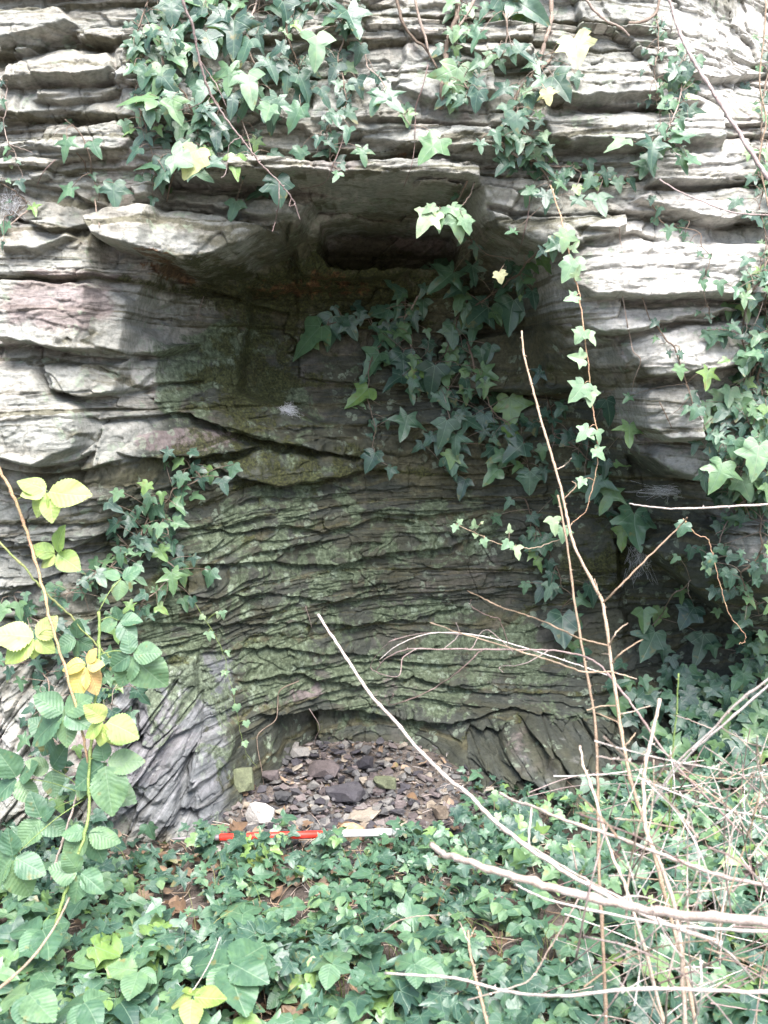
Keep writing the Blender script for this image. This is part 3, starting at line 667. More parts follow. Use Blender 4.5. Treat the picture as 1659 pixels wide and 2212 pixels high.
M['bramble_orange'] = leaf_material('autumn_bramble_leaf', 'bramble', [(0.0, (0.70, 0.38, 0.10)), (0.5, (0.72, 0.60, 0.18)), (1.0, (0.60, 0.36, 0.16))], (0.8, 0.65, 0.3), 0.45, 0.35, 0.016)
M['dead_leaf'] = leaf_material('dead_leaf', 'bramble', [(0.0, (0.10, 0.062, 0.04)), (0.5, (0.20, 0.135, 0.095)), (1.0, (0.32, 0.235, 0.18))], (0.12, 0.07, 0.04), 0.7, 0.1, 0.016, 0.2)
def stem_material(name, stops, rough=0.6, scale=60):
    t = NT(name); pos = t.n('TexCoord').outputs['Object']; L = t.attr('luv', 'Vector'); sx = t.n('SeparateXYZ', i_0=L)
    f = t.math('ADD', t.math('MULTIPLY', t.noise(pos, 25, 4, 0.6), 0.55), t.math('MULTIPLY', sx.outputs[2], 0.45))
    c = t.ramp(f, stops); fine = t.noise(pos, scale * 5, 4, 0.7)
    c = t.mix(0.6, c, t.ramp(fine, [(0.38, (0.35, 0.32, 0.30)), (0.52, (1, 1, 1)), (0.75, (1.2, 1.2, 1.2))]), 'MULTIPLY')
    t.setb(Base_Color=c, Roughness=rough); t.t.links.new(t.bump(t.noise(pos, scale * 4, 5, 0.7), 0.9, 0.003), t.b.inputs['Normal'])
    return t.m
M['stem_brown'] = stem_material('ivy_stem_bark', [(0.3, (0.12, 0.085, 0.060)), (0.5, (0.24, 0.18, 0.14)), (0.7, (0.36, 0.29, 0.25))], 0.7)
M['stem_dry'] = stem_material('dry_cane', [(0.25, (0.34, 0.26, 0.21)), (0.45, (0.56, 0.46, 0.41)), (0.7, (0.72, 0.65, 0.61))], 0.55)
M['stem_tan'] = stem_material('tan_cane', [(0.25, (0.26, 0.18, 0.12)), (0.5, (0.40, 0.29, 0.20)), (0.75, (0.58, 0.48, 0.40))], 0.5)
M['stem_purple'] = stem_material('purple_cane', [(0.3, (0.15, 0.095, 0.085)), (0.5, (0.28, 0.20, 0.185)), (0.75, (0.42, 0.34, 0.32))], 0.5)
M['stem_green'] = stem_material('green_cane', [(0.3, (0.12, 0.20, 0.05)), (0.5, (0.22, 0.30, 0.09)), (0.75, (0.36, 0.34, 0.14))], 0.5)
M['stem_red'] = stem_material('reddish_cane', [(0.3, (0.30, 0.16, 0.09)), (0.5, (0.46, 0.28, 0.18)), (0.75, (0.40, 0.42, 0.18))], 0.5)

# ================================================================== ivy on the rock
# strands: label, points (picture units), leaf length, leaf spacing, hang (distance off the rock at the end, m), stem radius (mm), fill leaf jitter
V = [
 ('ivy trail down the upper left face, outermost of the top left mass', [(330,-20),(300,60),(315,150),(290,210),(320,290),(335,375)], 44, 13, .03, 3, 34),
 ('large leaved ivy trail just left of the thin pink cane, top of the rock', [(385,-20),(375,60),(350,130),(400,200),(425,290),(385,330)], 54, 14, .05, 4, 40),
 ('dense ivy trail crossed by the thin pink cane at the top left', [(470,-20),(450,80),(430,150),(470,230),(450,310)], 52, 14, .05, 4, 40),
 ('ivy trail right of the pink cane reaching down to the lintel ledge', [(560,-20),(530,80),(565,160),(520,250),(545,335)], 48, 16, .04, 4, 38),
 ('short thick leaved ivy trail hanging from the top edge left of centre', [(650,-20),(620,60),(640,130),(655,200)], 50, 18, .04, 4, 36),
 ('long sparse ivy trail over bare slate above the square hollow', [(770,-20),(740,60),(730,140),(745,220),(700,290),(725,365)], 32, 19, .03, 3, 24),
 ('ivy trail with pale veined leaves near the top centre', [(690,0),(760,60),(800,150),(860,230),(885,270)], 34, 30, .03, 3, 20),
 ('small sprig of ivy alone on lichened stone at the left', [(160,270),(185,315),(195,360),(205,400),(212,445)], 24, 60, .02, 2, 12),
 ('tiny ivy sprig at the left edge beside mossy slabs', [(-20,140),(15,190),(8,260),(30,330),(50,400)], 22, 36, .02, 2, 14),
 ('ivy trail lowest at the left edge beneath cobwebbed crack', [(-20,380),(30,410),(60,440),(10,470),(8,530)], 22, 34, .02, 2, 14),
 ('ivy trail with dense big leaves beneath the thick cut stem at the top', [(1000,-20),(980,60),(960,120),(985,170),(1010,190)], 40, 12, .04, 5, 38),
 ('ivy crown of broad leaves at the top edge right of centre', [(1100,-20),(1085,20),(1100,70),(1085,120)], 50, 14, .05, 4, 40),
 ('ivy trail winding down from the yellow white leaf', [(1185,130),(1120,190),(1110,260),(1150,320),(1180,380),(1190,430)], 36, 9, .04, 5, 42),
 ('ivy trail lying along the right hand ledge with overlapping grey green leaves', [(1060,290),(1130,350),(1230,365),(1300,385),(1370,400)], 32, 13, .04, 4, 28),
 ('ivy trail of thin small leaves against bright stone, upper right', [(1420,40),(1425,110),(1410,170),(1425,240),(1440,300)], 18, 12, .02, 2, 22),
 ('ivy tuft with large veined leaves on the bright right hand face', [(1480,110),(1470,200),(1450,270),(1420,300),(1400,340)], 40, 9, .05, 3, 30),
 ('ivy trail climbing the far right edge of the picture, upper half', [(1670,90),(1650,200),(1640,330),(1645,440),(1650,560),(1655,700)], 30, 14, .04, 3, 24),
 ('fine ivy trail with tiny leaves down the pale slabs at the right', [(1400,440),(1430,480),(1510,500),(1530,560),(1525,640),(1535,690)], 20, 24, .02, 2, 14),
 ('ivy trail on the right between the pale slab and the rounded nose of rock', [(1415,700),(1440,730),(1460,770),(1480,830),(1500,880),(1530,940)], 28, 22, .03, 3, 20),
 ('ivy trail with bright leaves left of the far right mass', [(1660,560),(1600,700),(1620,790),(1590,860),(1560,930),(1570,1010)], 36, 9, .05, 3, 40),
 ('dense ivy mass on the right edge beside the rounded nose of rock', [(1670,700),(1640,800),(1650,900),(1620,980),(1640,1080)], 42, 8, .06, 4, 48),
 ('thick ivy trail beside the right edge with leaves bleached by light', [(1700,600),(1680,700),(1600,860),(1630,960),(1590,1040),(1620,1120)], 40, 10, .07, 4, 44),
 ('ivy trail filling the right edge under the pale slabs', [(1700,1000),(1650,1100),(1640,1200),(1600,1240),(1640,1330)], 36, 10, .06, 4, 40),
 ('ivy trail below the thin horizontal twig at the right edge', [(1660,1040),(1600,1090),(1560,1150),(1540,1210),(1590,1270)], 30, 14, .05, 3, 30),
 ('sparse ivy trail deep in the square hollow', [(1010,390),(985,440),(990,500),(1050,550),(1110,560)], 30, 50, .05, 3, 10),
 ('ivy trail deep in the recess with large drooping leaves under the brow', [(1170,540),(1120,590),(1060,640),(990,680),(960,760),(940,830)], 48, 12, .05, 4, 44),
 ('ivy trail in the middle of the recess hanging over green stained rock', [(900,640),(870,700),(900,780),(960,860),(985,960),(960,1010)], 46, 9.5, .05, 4, 50),
 ('ivy trail of wide leaves furthest left in the middle of the recess', [(870,650),(800,690),(740,690),(690,710)], 44, 17, .05, 4, 26),
 ('sparse small leaved ivy trail in shade left of the middle trail', [(860,700),(800,780),(790,850),(810,920),(800,990)], 36, 26, .03, 3, 24),
 ('shaded ivy trail between the recess centre and the upright twig', [(1010,740),(1030,820),(1060,880),(1110,930),(1140,1000)], 44, 14, .04, 4, 40),
 ('ivy trail in shade to the right of the upright twig', [(1180,860),(1200,940),(1290,1000),(1300,1070),(1370,1120)], 42, 17, .05, 3, 38),
 ('dark ivy trail low on the right inner wall of the recess', [(1130,1080),(1180,1180),(1230,1290),(1200,1370)], 44, 17, .03, 3, 48),
 ('ivy trail beneath the leaning boulder with rounded dusty leaves', [(1490,1250),(1440,1310),(1400,1360),(1420,1400)], 50, 60, .08, 3, 12),
 ('ivy cluster under the purple lens shaped stone at the left', [(400,985),(430,1030),(380,1060),(340,1090),(360,1150),(310,1180)], 36, 8.5, .04, 3, 38),
 ('ivy trail linking the left cluster to the bramble leaves', [(330,1100),(300,1160),(240,1220),(190,1260),(130,1290)], 36, 10, .04, 3, 40),
 ('ivy trail of star shaped leaves right of the bramble cane', [(330,1180),(380,1230),(340,1280),(300,1310),(250,1330)], 38, 13, .04, 3, 30),
 ('ivy trail behind the bramble leaves at the left edge', [(30,1290),(60,1330),(130,1370),(200,1420),(260,1470),(230,1540)], 42, 11, .04, 3, 48),
 ('ivy trail behind the low bramble leaves', [(60,1400),(110,1480),(90,1560),(140,1630),(110,1720)], 38, 14, .04, 3, 44),
]
SPOT = '''305,50,330,84 370,2,374,50 505,42,511,116 445,68,458,125 610,2,636,60 750,22,780,90 683,75,690,142,p 367,68,358,108 540,85,520,135 575,126,602,172
495,145,496,200 535,160,551,226,p 505,200,506,248 290,143,272,166 335,215,266,206 320,220,326,268 370,215,380,266 600,210,593,256 575,230,570,263 645,160,676,206
650,230,627,276 730,135,714,176 770,170,781,206 822,198,798,242 320,285,284,312 445,288,482,312 400,300,432,338 300,320,274,350 555,300,549,328 515,320,509,371
600,384,610,436 572,410,534,428 510,434,499,476 650,320,644,356 782,320,786,356 755,275,744,306 690,295,680,320 246,395,245,446 155,405,124,431 145,300,135,340 200,305,211,341 42,390,52,412
1080,-5,1095,48 1110,0,1180,40 1140,30,1140,76 1080,100,1080,124 990,145,975,226 1035,195,1018,230 1100,185,1064,210 1030,140,1036,158 1195,165,1236,216 1180,170,1152,190
1115,245,1120,286 1070,280,1080,311 1125,295,1119,336 1150,325,1170,352 1180,315,1195,336 1175,285,1180,306 950,300,904,346 830,200,862,246 1100,350,1070,376 1160,350,1200,371
1270,345,1280,376 1310,365,1310,396 1360,385,1375,411 1490,230,1480,271 1434,240,1434,262,p 1410,305,1404,356 1450,300,1495,294 1470,325,1465,361 1485,340,1510,356 1350,300,1310,326,p
1180,415,1174,451 1290,420,1295,471 1414,470,1420,486 1445,490,1445,516
980,588,930,629 1020,573,1025,614 1000,618,964,641 1150,628,1157,664 1150,600,1130,612 1055,663,1004,703 1045,653,1030,638 1065,673,1086,699 1110,648,1090,716 855,718,860,758
940,788,930,854 870,763,870,823 1005,818,1015,853 1100,858,1110,924 880,898,869,954 965,908,955,964 985,938,980,984 1020,898,1000,924 965,988,985,1034 1150,913,1160,940 1195,938,1220,960
1145,1018,1145,1066 1125,1003,1104,1018 1175,1013,1180,1040 1295,1028,1275,1084 1325,1058,1295,1104 1310,863,1325,914 1360,918,1355,964 1360,855,1345,870 1130,958,1090,994
695,703,632,761 720,683,705,749 745,683,760,705 780,673,775,700 820,763,780,813 795,838,755,881 810,978,795,1018 750,693,770,730
505,1003,500,1034 320,1043,310,1068 350,1063,350,1088 435,1033,435,1058 480,1033,490,1068 395,1023,390,1053 257,1060,250,1085 390,1106,395,1136 345,1131,345,1162,p 295,1156,295,1180
370,1236,380,1281 350,1276,340,1298 295,1216,310,1235 175,1251,195,1271 280,1256,285,1278,p 315,1281,290,1300 40,1301,45,1340 415,1291,415,1312
1370,1106,1364,1186 1390,1115,1415,1130 1464,1201,1450,1216 1494,1181,1490,1210 1525,1216,1535,1240 1500,1311,1465,1351 1550,1316,1550,1336 1520,1371,1510,1438 1415,1366,1384,1428 1390,1316,1389,1366
1215,1331,1209,1396 1610,1111,1600,1160 1555,1130,1550,1160 1530,900,1520,930 1570,880,1545,915 1600,850,1590,900,p 1510,880,1495,905 1560,1000,1540,1060 1600,1030,1620,1080,p 1640,960,1625,1030,p
1530,800,1520,840 1610,760,1625,800 1580,700,1600,720 1640,720,1625,750 1540,930,1555,970 1590,950,1600,990'''
spots = []
for wd in SPOT.split():
    q = wd.split(','); spots.append((*[float(a) for a in q[:4]], q[4] if len(q) > 4 else ''))
def seg_d(p, pts):
    best = 1e9
    for a, b in zip(pts[:-1], pts[1:]):
        ex, ey = b[0] - a[0], b[1] - a[1]; t = max(0, min(1, ((p[0] - a[0]) * ex + (p[1] - a[1]) * ey) / (ex * ex + ey * ey + 1e-9)))
        best = min(best, math.hypot(p[0] - a[0] - t * ex, p[1] - a[1] - t * ey))
    return best
owner = {}
for s in spots:
    k = min(range(len(V)), key=lambda i: seg_d(s, V[i][1])); owner.setdefault(k, []).append(s)
def px2m(px, p): return px * p.y / F
def wall_leaf(acc, bx, by, tx, ty, off, rg, wide=1.0, rand=None, stem=None, root=None):
    b = on_rock(bx, by, off); L = px2m(math.hypot(tx - bx, ty - by), b) * 1.12
    a = math.atan2(tx - bx, ty - by)
    td = (math.sin(a), -rg.uniform(0.05, 0.45), -math.cos(a)); nr = (rg.uniform(-.4, .4), -1.0, rg.uniform(0.25, 1.3))
    r = L * 1e3; kd = rg.choices([0, 1, 2, 3], [3, 5, 3, .8])[0] if r > 28 else rg.choices([0, 1, 2, 3], [2, 2, 4, 1])[0]
    leaf(acc, b, td, nr, L, ('ivy', kd), rg, wide, rand=rand)
    if stem is not None and root is not None:
        pth, rr = smooth_path([root, (np.array(root) + np.array(b)) / 2 + np.array([rg.gauss(0, .006), -0.012, 0.008]), b], [.0011, .0010, .0009], 3); tube(stem, pth, rr, 4)
for vi, (label, pts, LL, spc, hang, sr, jit) in enumerate(V):
    rg = random.Random(500 + vi); stem = Acc(); fol = Acc(); pale = Acc(); yel = Acc()
    ctrl = []; n = len(pts)
    dense = []
    for i in range(n - 1):
        (ax, ay), (bx, by) = pts[i], pts[i + 1]; m = max(2, int(math.hypot(bx - ax, by - ay) / 22))
        for k in range(m): dense.append((ax + (bx - ax) * k / m + rg.gauss(0, 3), ay + (by - ay) * k / m + rg.gauss(0, 3)))
    dense.append(pts[-1]); m = len(dense)
    P = [np.array(on_rock(x, y, 0.006)) for x, y in dense]
    Pm = [p.copy() for p in P]
    for i in range(m):                         # the stem bridges hollows and hangs a little free
        lo = max(0, i - 2); Pm[i][1] = min(q[1] for q in P[lo:i + 3]) * 0.7 + P[i][1] * 0.3 - hang * 0.5 * (i / m)
    P2 = [np.array(at_y(dense[i][0], dense[i][1], Pm[i][1])) for i in range(m)]
    rad = [sr * 1e-3 * (1 - 0.65 * i / m) for i in range(m)]
    pth, rr = smooth_path(P2, rad, 3, 0.0007, rg); tube(stem, pth, rr, 6, rg.random())
    for k in range(m // 4):                    # aerial rootlets and side twigs
        i = rg.randrange(m - 1); d = np.array([rg.gauss(0, .03), 0.004, -abs(rg.gauss(0.03, .03))])
        q, r2 = smooth_path([P2[i], P2[i] + d * .5 + np.array([rg.gauss(0, .006), 0, 0]), P2[i] + d], [.0012, .001, .0006], 4, .001, rg); tube(stem, q, r2, 4, rg.random())
    total = sum(math.hypot(b[0] - a[0], b[1] - a[1]) for a, b in zip(pts[:-1], pts[1:])); cnt = int(total / (spc * (.72 if spc <= 20 else .9)))
    tr = owner.get(vi, [])
    for k in range(cnt):
        i = min(m - 1, int((k + rg.random()) / cnt * m)); x, y = dense[i]
        x += rg.gauss(0, jit * .75); y += rg.gauss(0, jit * .6)
        if any(abs(x - s[0]) < 14 and abs(y - s[1]) < 14 for s in tr): continue
        L = LL * rg.uniform(0.45, 1.1); a = rg.gauss(0, 0.55) + (0.5 if x > dense[i][0] else -0.5) * rg.random()
        wall_leaf(fol, x, y, x + L * math.sin(a), y + L * math.cos(a), rg.uniform(0.012, 0.02 + hang), rg, rg.uniform(.85, 1.1), stem=stem, root=P2[i])
    for (bx, by, tx, ty, fl) in tr:
        i = min(range(m), key=lambda j: (dense[j][0] - bx) ** 2 + (dense[j][1] - by) ** 2)
        tgt = pale if fl == 'p' else fol
        wall_leaf(tgt, bx, by, tx, ty, rg.uniform(.04, .055) + hang * .5, rg, 1.05, stem=stem, root=P2[i])
    root = empty('ivy_vine', P2[0].tolist(), label, 'ivy', 'ivy vines trailing over the rock')
    stem.build('stem', M['stem_brown'], root); fol.build('foliage', M['ivy'], root)
    if pale.n: pale.build('foliage', M['pale_sunlit_ivy'], root)['label'] = 'paler ivy leaves with sunlight in their colour'

# ivy hanging free in front of the recess, with its bright leaves
def free_vine(label, pts, depth, leaves, mat, sr, lm, group='ivy vines trailing over the rock', curl=True, seed=0, fuzz=0):
    rg = random.Random(900 + seed); stem = Acc(); fol = Acc()
    P = [np.array(at_y(x, y, depth if not isinstance(depth, list) else depth[i])) for i, (x, y) in enumerate(pts)]
    pth, rr = smooth_path(P, [sr * 1e-3 * (1 - .5 * i / len(P)) for i in range(len(P))], 7, .0012, rg); tube(stem, pth, rr, 6, 0.5)
    for k in range(fuzz):
        i = rg.randrange(len(pth) // 3, len(pth)); bud(stem, pth[i], (rg.gauss(0, 1), rg.gauss(0, 1), rg.gauss(0, 1)), .0035)
    for (bx, by, tx, ty) in leaves:
        j = min(range(len(pth)), key=lambda q: (project(*pth[q])[0] - bx) ** 2 + (project(*pth[q])[1] - by) ** 2)
        b = np.array(at_y(bx, by, pth[j][1] - .015)); a = math.atan2(tx - bx, ty - by); L = math.hypot(tx - bx, ty - by) * pth[j][1] / F
        leaf(fol, b, (math.sin(a), -.25, -math.cos(a)), (rg.uniform(-.3, .3), -1, rg.uniform(.3, .9)), L, ('ivy', rg.choice([0, 1, 3])), rg, 1.05)
        q, r2 = smooth_path([pth[j], (pth[j] + b) / 2 + [0, -.004, .006], b], [.001, .001, .0008], 3); tube(stem, q, r2, 4)
    root = empty('ivy_vine', P[0].tolist(), label, 'ivy', group)
    stem.build('stem', lm, root); fol.build('foliage', M[mat], root); return root
free_vine('long ivy strand hanging free in front of the recess with bright pale leaves', [(1190,400),(1215,480),(1235,580),(1250,640),(1265,760),(1275,850),(1285,920),(1290,980),(1280,1050),(1262,1106),(1235,1130)],
  [2.85,2.8,2.77,2.75,2.72,2.72,2.7,2.7,2.7,2.7,2.7],
  [(1225,500,1216,545),(1240,560,1222,610),(1245,640,1217,652),(1262,715,1243,744),(1270,720,1288,748),(1262,776,1224,770),(1262,830,1228,872),(1275,840,1280,880),(1260,1035,1245,1055),(1272,925,1243,955),(1285,970,1308,995),(1240,600,1255,575),(1235,540,1250,520),(1290,930,1300,960)], 'pale_sunlit_ivy', 2.4, M['stem_red'], seed=1, fuzz=40)
free_vine('ivy sprig in the square hollow with a yellow blotched leaf among large pale ones', [(1025,395),(1010,430),(990,450),(965,452),(945,450)],
  [2.9,2.88,2.87,2.86,2.85], [(950,452,949,501),(938,458,889,500),(985,460,996,518),(940,446,912,460),(975,445,990,470),(1000,470,1015,505)], 'pale_sunlit_ivy', 2.0, M['stem_brown'], seed=7)
free_vine('short ivy spray with star shaped bright leaves reaching left across the recess', [(1235,1130),(1215,1160),(1160,1180),(1120,1182),(1070,1170),(1030,1152),(990,1135)],
  2.7, [(1195,1118,1200,1160),(1215,1140,1215,1175),(1115,1180,1120,1212),(1100,1150,1098,1130),(1100,1170,1085,1190),(1045,1165,1052,1185),(1030,1160,1020,1150),(1025,1140,1020,1118),(985,1135,978,1152),(1040,1130,1045,1125),(990,1130,1000,1120)], 'pale_sunlit_ivy', 1.6, M['stem_tan'], seed=2, fuzz=14)
free_vine('very thin vine with tiny bright leaves hanging down the left inner wall', [(410,1290),(450,1350),(480,1410),(490,1450),(505,1500),(515,1560),(530,1620),(555,1660)],
  3.22, [(472,1322,470,1338),(480,1320,484,1340),(450,1365,452,1388),(455,1368,466,1380),(492,1405,494,1420),(488,1450,490,1465),(484,1450,478,1462),(505,1488,507,1502),(512,1522,514,1540),(508,1526,502,1538),(532,1558,536,1574),(528,1602,534,1616),(440,1330,430,1340)], 'pale_sunlit_ivy', 1.0, M['stem_green'], seed=3)
free_vine('reddish ivy strand curling down past the leaning boulder at the right', [(1475,1120),(1500,1150),(1530,1165),(1545,1220),(1560,1280),(1575,1330),(1605,1365),(1607,1385),(1597,1392)],
  2.65, [(1480,1130,1465,1160),(1540,1200,1530,1225)], 'ivy', 1.6, M['stem_red'], seed=4)

def single(name, label, cat, bx, by, tx, ty, depth, mat, kind=('ivy', 1), seed=0, wide=1.1, tail=None, group=None):
    rg = random.Random(seed); a = Acc(); st = Acc(); b = np.array(at_y(bx, by, depth)); an = math.atan2(tx - bx, ty - by); L = math.hypot(tx - bx, ty - by) * depth / F
    leaf(a, b, (math.sin(an), -.15, -math.cos(an)), (rg.uniform(-.3, .3), -1, .5), L, kind, rg, wide)
    root = empty(name, b.tolist(), label, cat, group); a.build('blade', M[mat], root)
    if tail:
        P = [b] + [np.array(at_y(x, y, depth + .05 * (i + 1))) for i, (x, y) in enumerate(tail)]
        q, r = smooth_path(P, [.0011] * len(P), 5); tube(st, q, r, 5); st.build('stalk', M['stem_tan'], root)
single('ivy_leaf', 'large yellow white ivy leaf on a bent stalk, upper right', 'leaf', 1240, 82, 1256, 142, 2.72, 'yellow_leaf', ('ivy', 3), 3, 1.25, [(1215,105),(1175,120)])
single('ivy_leaf', 'small cream yellow ivy leaf under the large yellow white one', 'leaf', 1180, 195, 1192, 226, 2.74, 'yellow_leaf', ('ivy', 0), 4, 1.2, [(1170,180)])
single('ivy_leaf', 'small yellow green ivy leaf under the brow of the recess', 'leaf', 1078, 588, 1085, 612, 2.98, 'yellow_leaf', ('ivy', 3), 5, 1.25, [(1090,570)])
single('ivy_leaf', 'yellow rimmed round leaf below the ivy mass at the upper left', 'leaf', 425, 325, 402, 388, 2.72, 'yellow_leaf', ('ivy', 3), 6, 1.0)
single('ivy_leaf', 'big rounded pale green leaf below the ivy mass at the upper left', 'leaf', 372, 335, 418, 352, 2.70, 'pale_sunlit_ivy', ('ivy', 3), 7, 1.5)
single('ivy_leaf', 'round pale green leaf in the ivy right of the thin pink cane', 'leaf', 585, 228, 570, 262, 2.73, 'pale_sunlit_ivy', ('ivy', 3), 8, 1.3)

# bare woody ivy stems and roots lying on the rock
def rock_stem(label, pts, r0, r1, off, mat='stem_brown', seed=0, name='bare_root', cat='root', cut=False):
    rg = random.Random(seed); P = []
    for i in range(len(pts) - 1):
        m = max(1, int(math.hypot(pts[i + 1][0] - pts[i][0], pts[i + 1][1] - pts[i][1]) / 30))
        for k in range(m): P.append((pts[i][0] + (pts[i + 1][0] - pts[i][0]) * k / m, pts[i][1] + (pts[i + 1][1] - pts[i][1]) * k / m))
    P.append(pts[-1]); W = [np.array(on_rock(x, y, off)) for x, y in P]
    ys = [w[1] for w in W]; W = [np.array(at_y(P[i][0], P[i][1], 0.6 * min(ys[max(0, i - 1):i + 2]) + .4 * ys[i])) for i in range(len(P))]
    a = Acc(); q, rr = smooth_path(W, np.linspace(r0, r1, len(W)) / 1e3, 5, r0 * 1.2e-4, rg)
    rr = rr * np.array([1 + .12 * rg.gauss(0, 1) for _ in rr]); tube(a, q, rr, 8, rg.random())
    o = a.build(name, M[mat], None, origin=W[0]); tag(o, label, cat, 'bare stems and roots on the rock'); return o
RS = [
 ('bare woody stem slanting at the top centre, leftmost of the pair', [(855,-10),(870,50),(895,85),(920,105),(945,150)], 5, 3.5),
 ('bare woody stem slanting at the top centre, right of its twin', [(895,-10),(905,40),(918,80),(925,110)], 4, 3),
 ('thick woody stem ending in a sawn cut at the top centre', [(990,-10),(985,40),(965,90),(960,150),(955,190),(954,236)], 7, 7.5),
 ('thick pale woody stem at the top right of centre leading to the yellow white leaf', [(1190,-10),(1190,40),(1180,80),(1168,120),(1160,155)], 7, 6),
 ('thin bare stem branching off the thick sawn stem', [(1030,-10),(1010,30),(990,60),(970,95)], 4, 3),
 ('curved pale root across the top right', [(1262,-10),(1280,18),(1310,45),(1340,60),(1360,78)], 4, 3),
 ('hooked woody root at the top right ending beside the curved pale root', [(1425,-10),(1418,25),(1400,42),(1375,50),(1358,50)], 4, 5),
 ('long thin red root down the bright right hand slab, left of its twin', [(1345,640),(1355,700),(1368,760),(1384,778),(1370,820),(1364,846)], 2, 1.2),
 ('short thin red root down the bright right hand slab, right of its twin', [(1388,643),(1400,680),(1412,708)], 2, 1.2),
 ('short dark root curving on the rounded nose of rock', [(1424,868),(1438,895),(1451,924)], 2, 1.2),
 ('thin root hanging below the ledge at the centre right', [(1338,490),(1340,520),(1350,552)], 2, 1),
 ('thin pale root from the ledge down to the lintel at the centre', [(925,140),(912,190),(898,230),(895,320),(888,360),(872,404)], 1.6, 1),
 ('thin root running down right of the ledge pebble', [(1145,424),(1140,470),(1125,530),(1115,556)], 1.8, 1),
 ('forked pale root low in the back of the recess', [(645,1471),(605,1491),(595,1556),(560,1583),(556,1610),(565,1660),(570,1700)], 2.4, 1.5),
 ('wiry root right of the forked pale root', [(668,1531),(690,1570),(680,1600),(686,1640)], 1.5, 1),
 ('tiny root on the thin bedded back wall', [(660,1310),(668,1335),(674,1358)], 1.4, .8),
 ('short brown twig on the mossy shoulder below the left slab', [(440,640),(432,665),(425,688)], 1.2, .8),
 ('bent brown root on the upper left face', [(165,330),(182,350),(186,370),(195,385)], 2, 1.4),
 ('pale root poking out at the left edge', [(60,455),(40,470),(15,492)], 2.5, 2),
 ('brown rootlet hanging from the upper ledge at the far left', [(205,430),(208,455),(215,488)], 2.5, 1.5),
 ('thin dark root above the thick bed at the upper left', [(120,345),(95,370),(80,400)], 1.5, 1),
 ('short thick woody root end below the upper left ivy', [(378,370),(368,400),(360,436)], 2.5, 2),
 ('brown root along the ivy above the square hollow', [(745,270),(738,310),(720,355),(700,395),(650,408)], 1.8, 1),
]
for i, (lb, pts, a0, a1) in enumerate(RS): rock_stem(lb, pts, a0, a1, .012 + .012 * (a0 > 3), 'stem_brown' if a0 > 1.9 else 'stem_purple', 40 + i)

# ================================================================== bramble at the left
def cane(acc, pts, depths, r0, r1, rg, thorns=0, sides=6, jit=.0012, n=7):
    P = [np.array(at_y(x, y, depths[i] if isinstance(depths, (list, tuple)) else depths)) for i, (x, y) in enumerate(pts)]
    q, rr = smooth_path(P, np.linspace(r0, r1, len(P)) / 1e3, n, jit, rg)
    rr = rr * np.array([1 + (.28 if i % 6 == 0 else 0) + .05 * rg.gauss(0, 1) for i in range(len(rr))]); tube(acc, q, rr, sides, rg.random())
    for k in range(thorns):
        i = rg.randrange(len(q)); bud(acc, q[i], (rg.gauss(0, 1), rg.gauss(0, 1), rg.gauss(0, .5) - .3), .006)
    return q
BR_LEAVES = [   # (cane, depth, material, centre, leaflet tips)
 (0,2.35,'bright',(103,1060),[(50,1034),(54,1066),(128,1118),(78,1108),(187,1076)]),
 (0,2.38,'bright',(122,1195),[(140,1134),(70,1188),(90,1222),(176,1222)]),
 (0,2.33,'bright',(78,1378),[(-4,1360),(14,1414),(76,1420),(120,1336),(112,1410)]),
 (0,2.30,'orange',(188,1436),[(138,1448),(200,1400),(158,1496),(218,1490),(226,1430)]),
 (2,2.40,'',(285,1413),[(272,1482),(342,1490),(346,1406),(238,1440),(272,1370)]),
 (2,2.44,'',(257,1341),[(304,1336),(250,1310),(216,1356),(302,1376)]),
 (1,2.46,'',(168,1380),[(196,1404),(156,1420),(122,1396),(170,1334)]),
 (0,2.28,'',(140,1541),[(60,1600),(84,1500),(152,1606),(200,1560),(196,1500)]),
 (2,2.24,'bright',(227,1558),[(196,1512),(300,1578),(262,1606),(184,1582),(216,1606)]),
 (2,2.26,'',(228,1646),[(304,1644),(216,1600),(160,1700),(250,1748)]),
 (2,2.30,'',(196,1680),[(276,1745),(166,1718),(222,1640)]),
 (0,2.34,'',(90,1767),[(50,1822),(136,1806),(70,1712),(120,1740)]),
 (2,2.22,'',(190,1794),[(252,1824),(138,1796),(144,1852),(222,1862)]),
 (2,2.12,'',(172,1884),[(232,1912),(152,1830),(166,1950),(110,1876)]),
 (0,2.10,'',(30,1850),[(100,1880),(-30,1910),(20,1790),(60,1940)]),
 (0,2.40,'',(40,1680),[(-20,1720),(90,1640),(80,1730),(10,1610)]),
 (2,2.46,'',(262,1250),[(300,1226),(226,1236),(262,1292)]),
 (0,2.40,'',(110,1660),[(150,1610),(60,1650),(130,1712)]),
 (2,2.36,'',(110,1580),[(150,1530),(60,1560),(90,1630)]),
]
CANES = [
 ('reddish arching bramble cane with thorns and yellow green leaves, left edge', [(-30,960),(0,1017),(35,1080),(62,1160),(92,1270),(110,1350),(140,1450),(165,1530),(186,1625),(192,1720)], [2.36,2.36,2.36,2.36,2.33,2.3,2.28,2.27,2.27,2.3], 4.2, 3, 'stem_red', 26),
 ('thin green bramble cane crossing behind the reddish one', [(-20,1155),(0,1172),(60,1235),(105,1285),(160,1340),(212,1398),(240,1420)], 2.44, 3.4, 2, 'stem_green', 8),
 ('hairy upright green bramble cane with large dull green leaves', [(212,1322),(214,1400),(208,1500),(200,1580),(192,1680),(190,1780),(150,1900),(120,2000)], [2.4,2.38,2.33,2.28,2.25,2.2,2.12,2.08], 3.6, 4, 'stem_green', 12),
]
canes = []
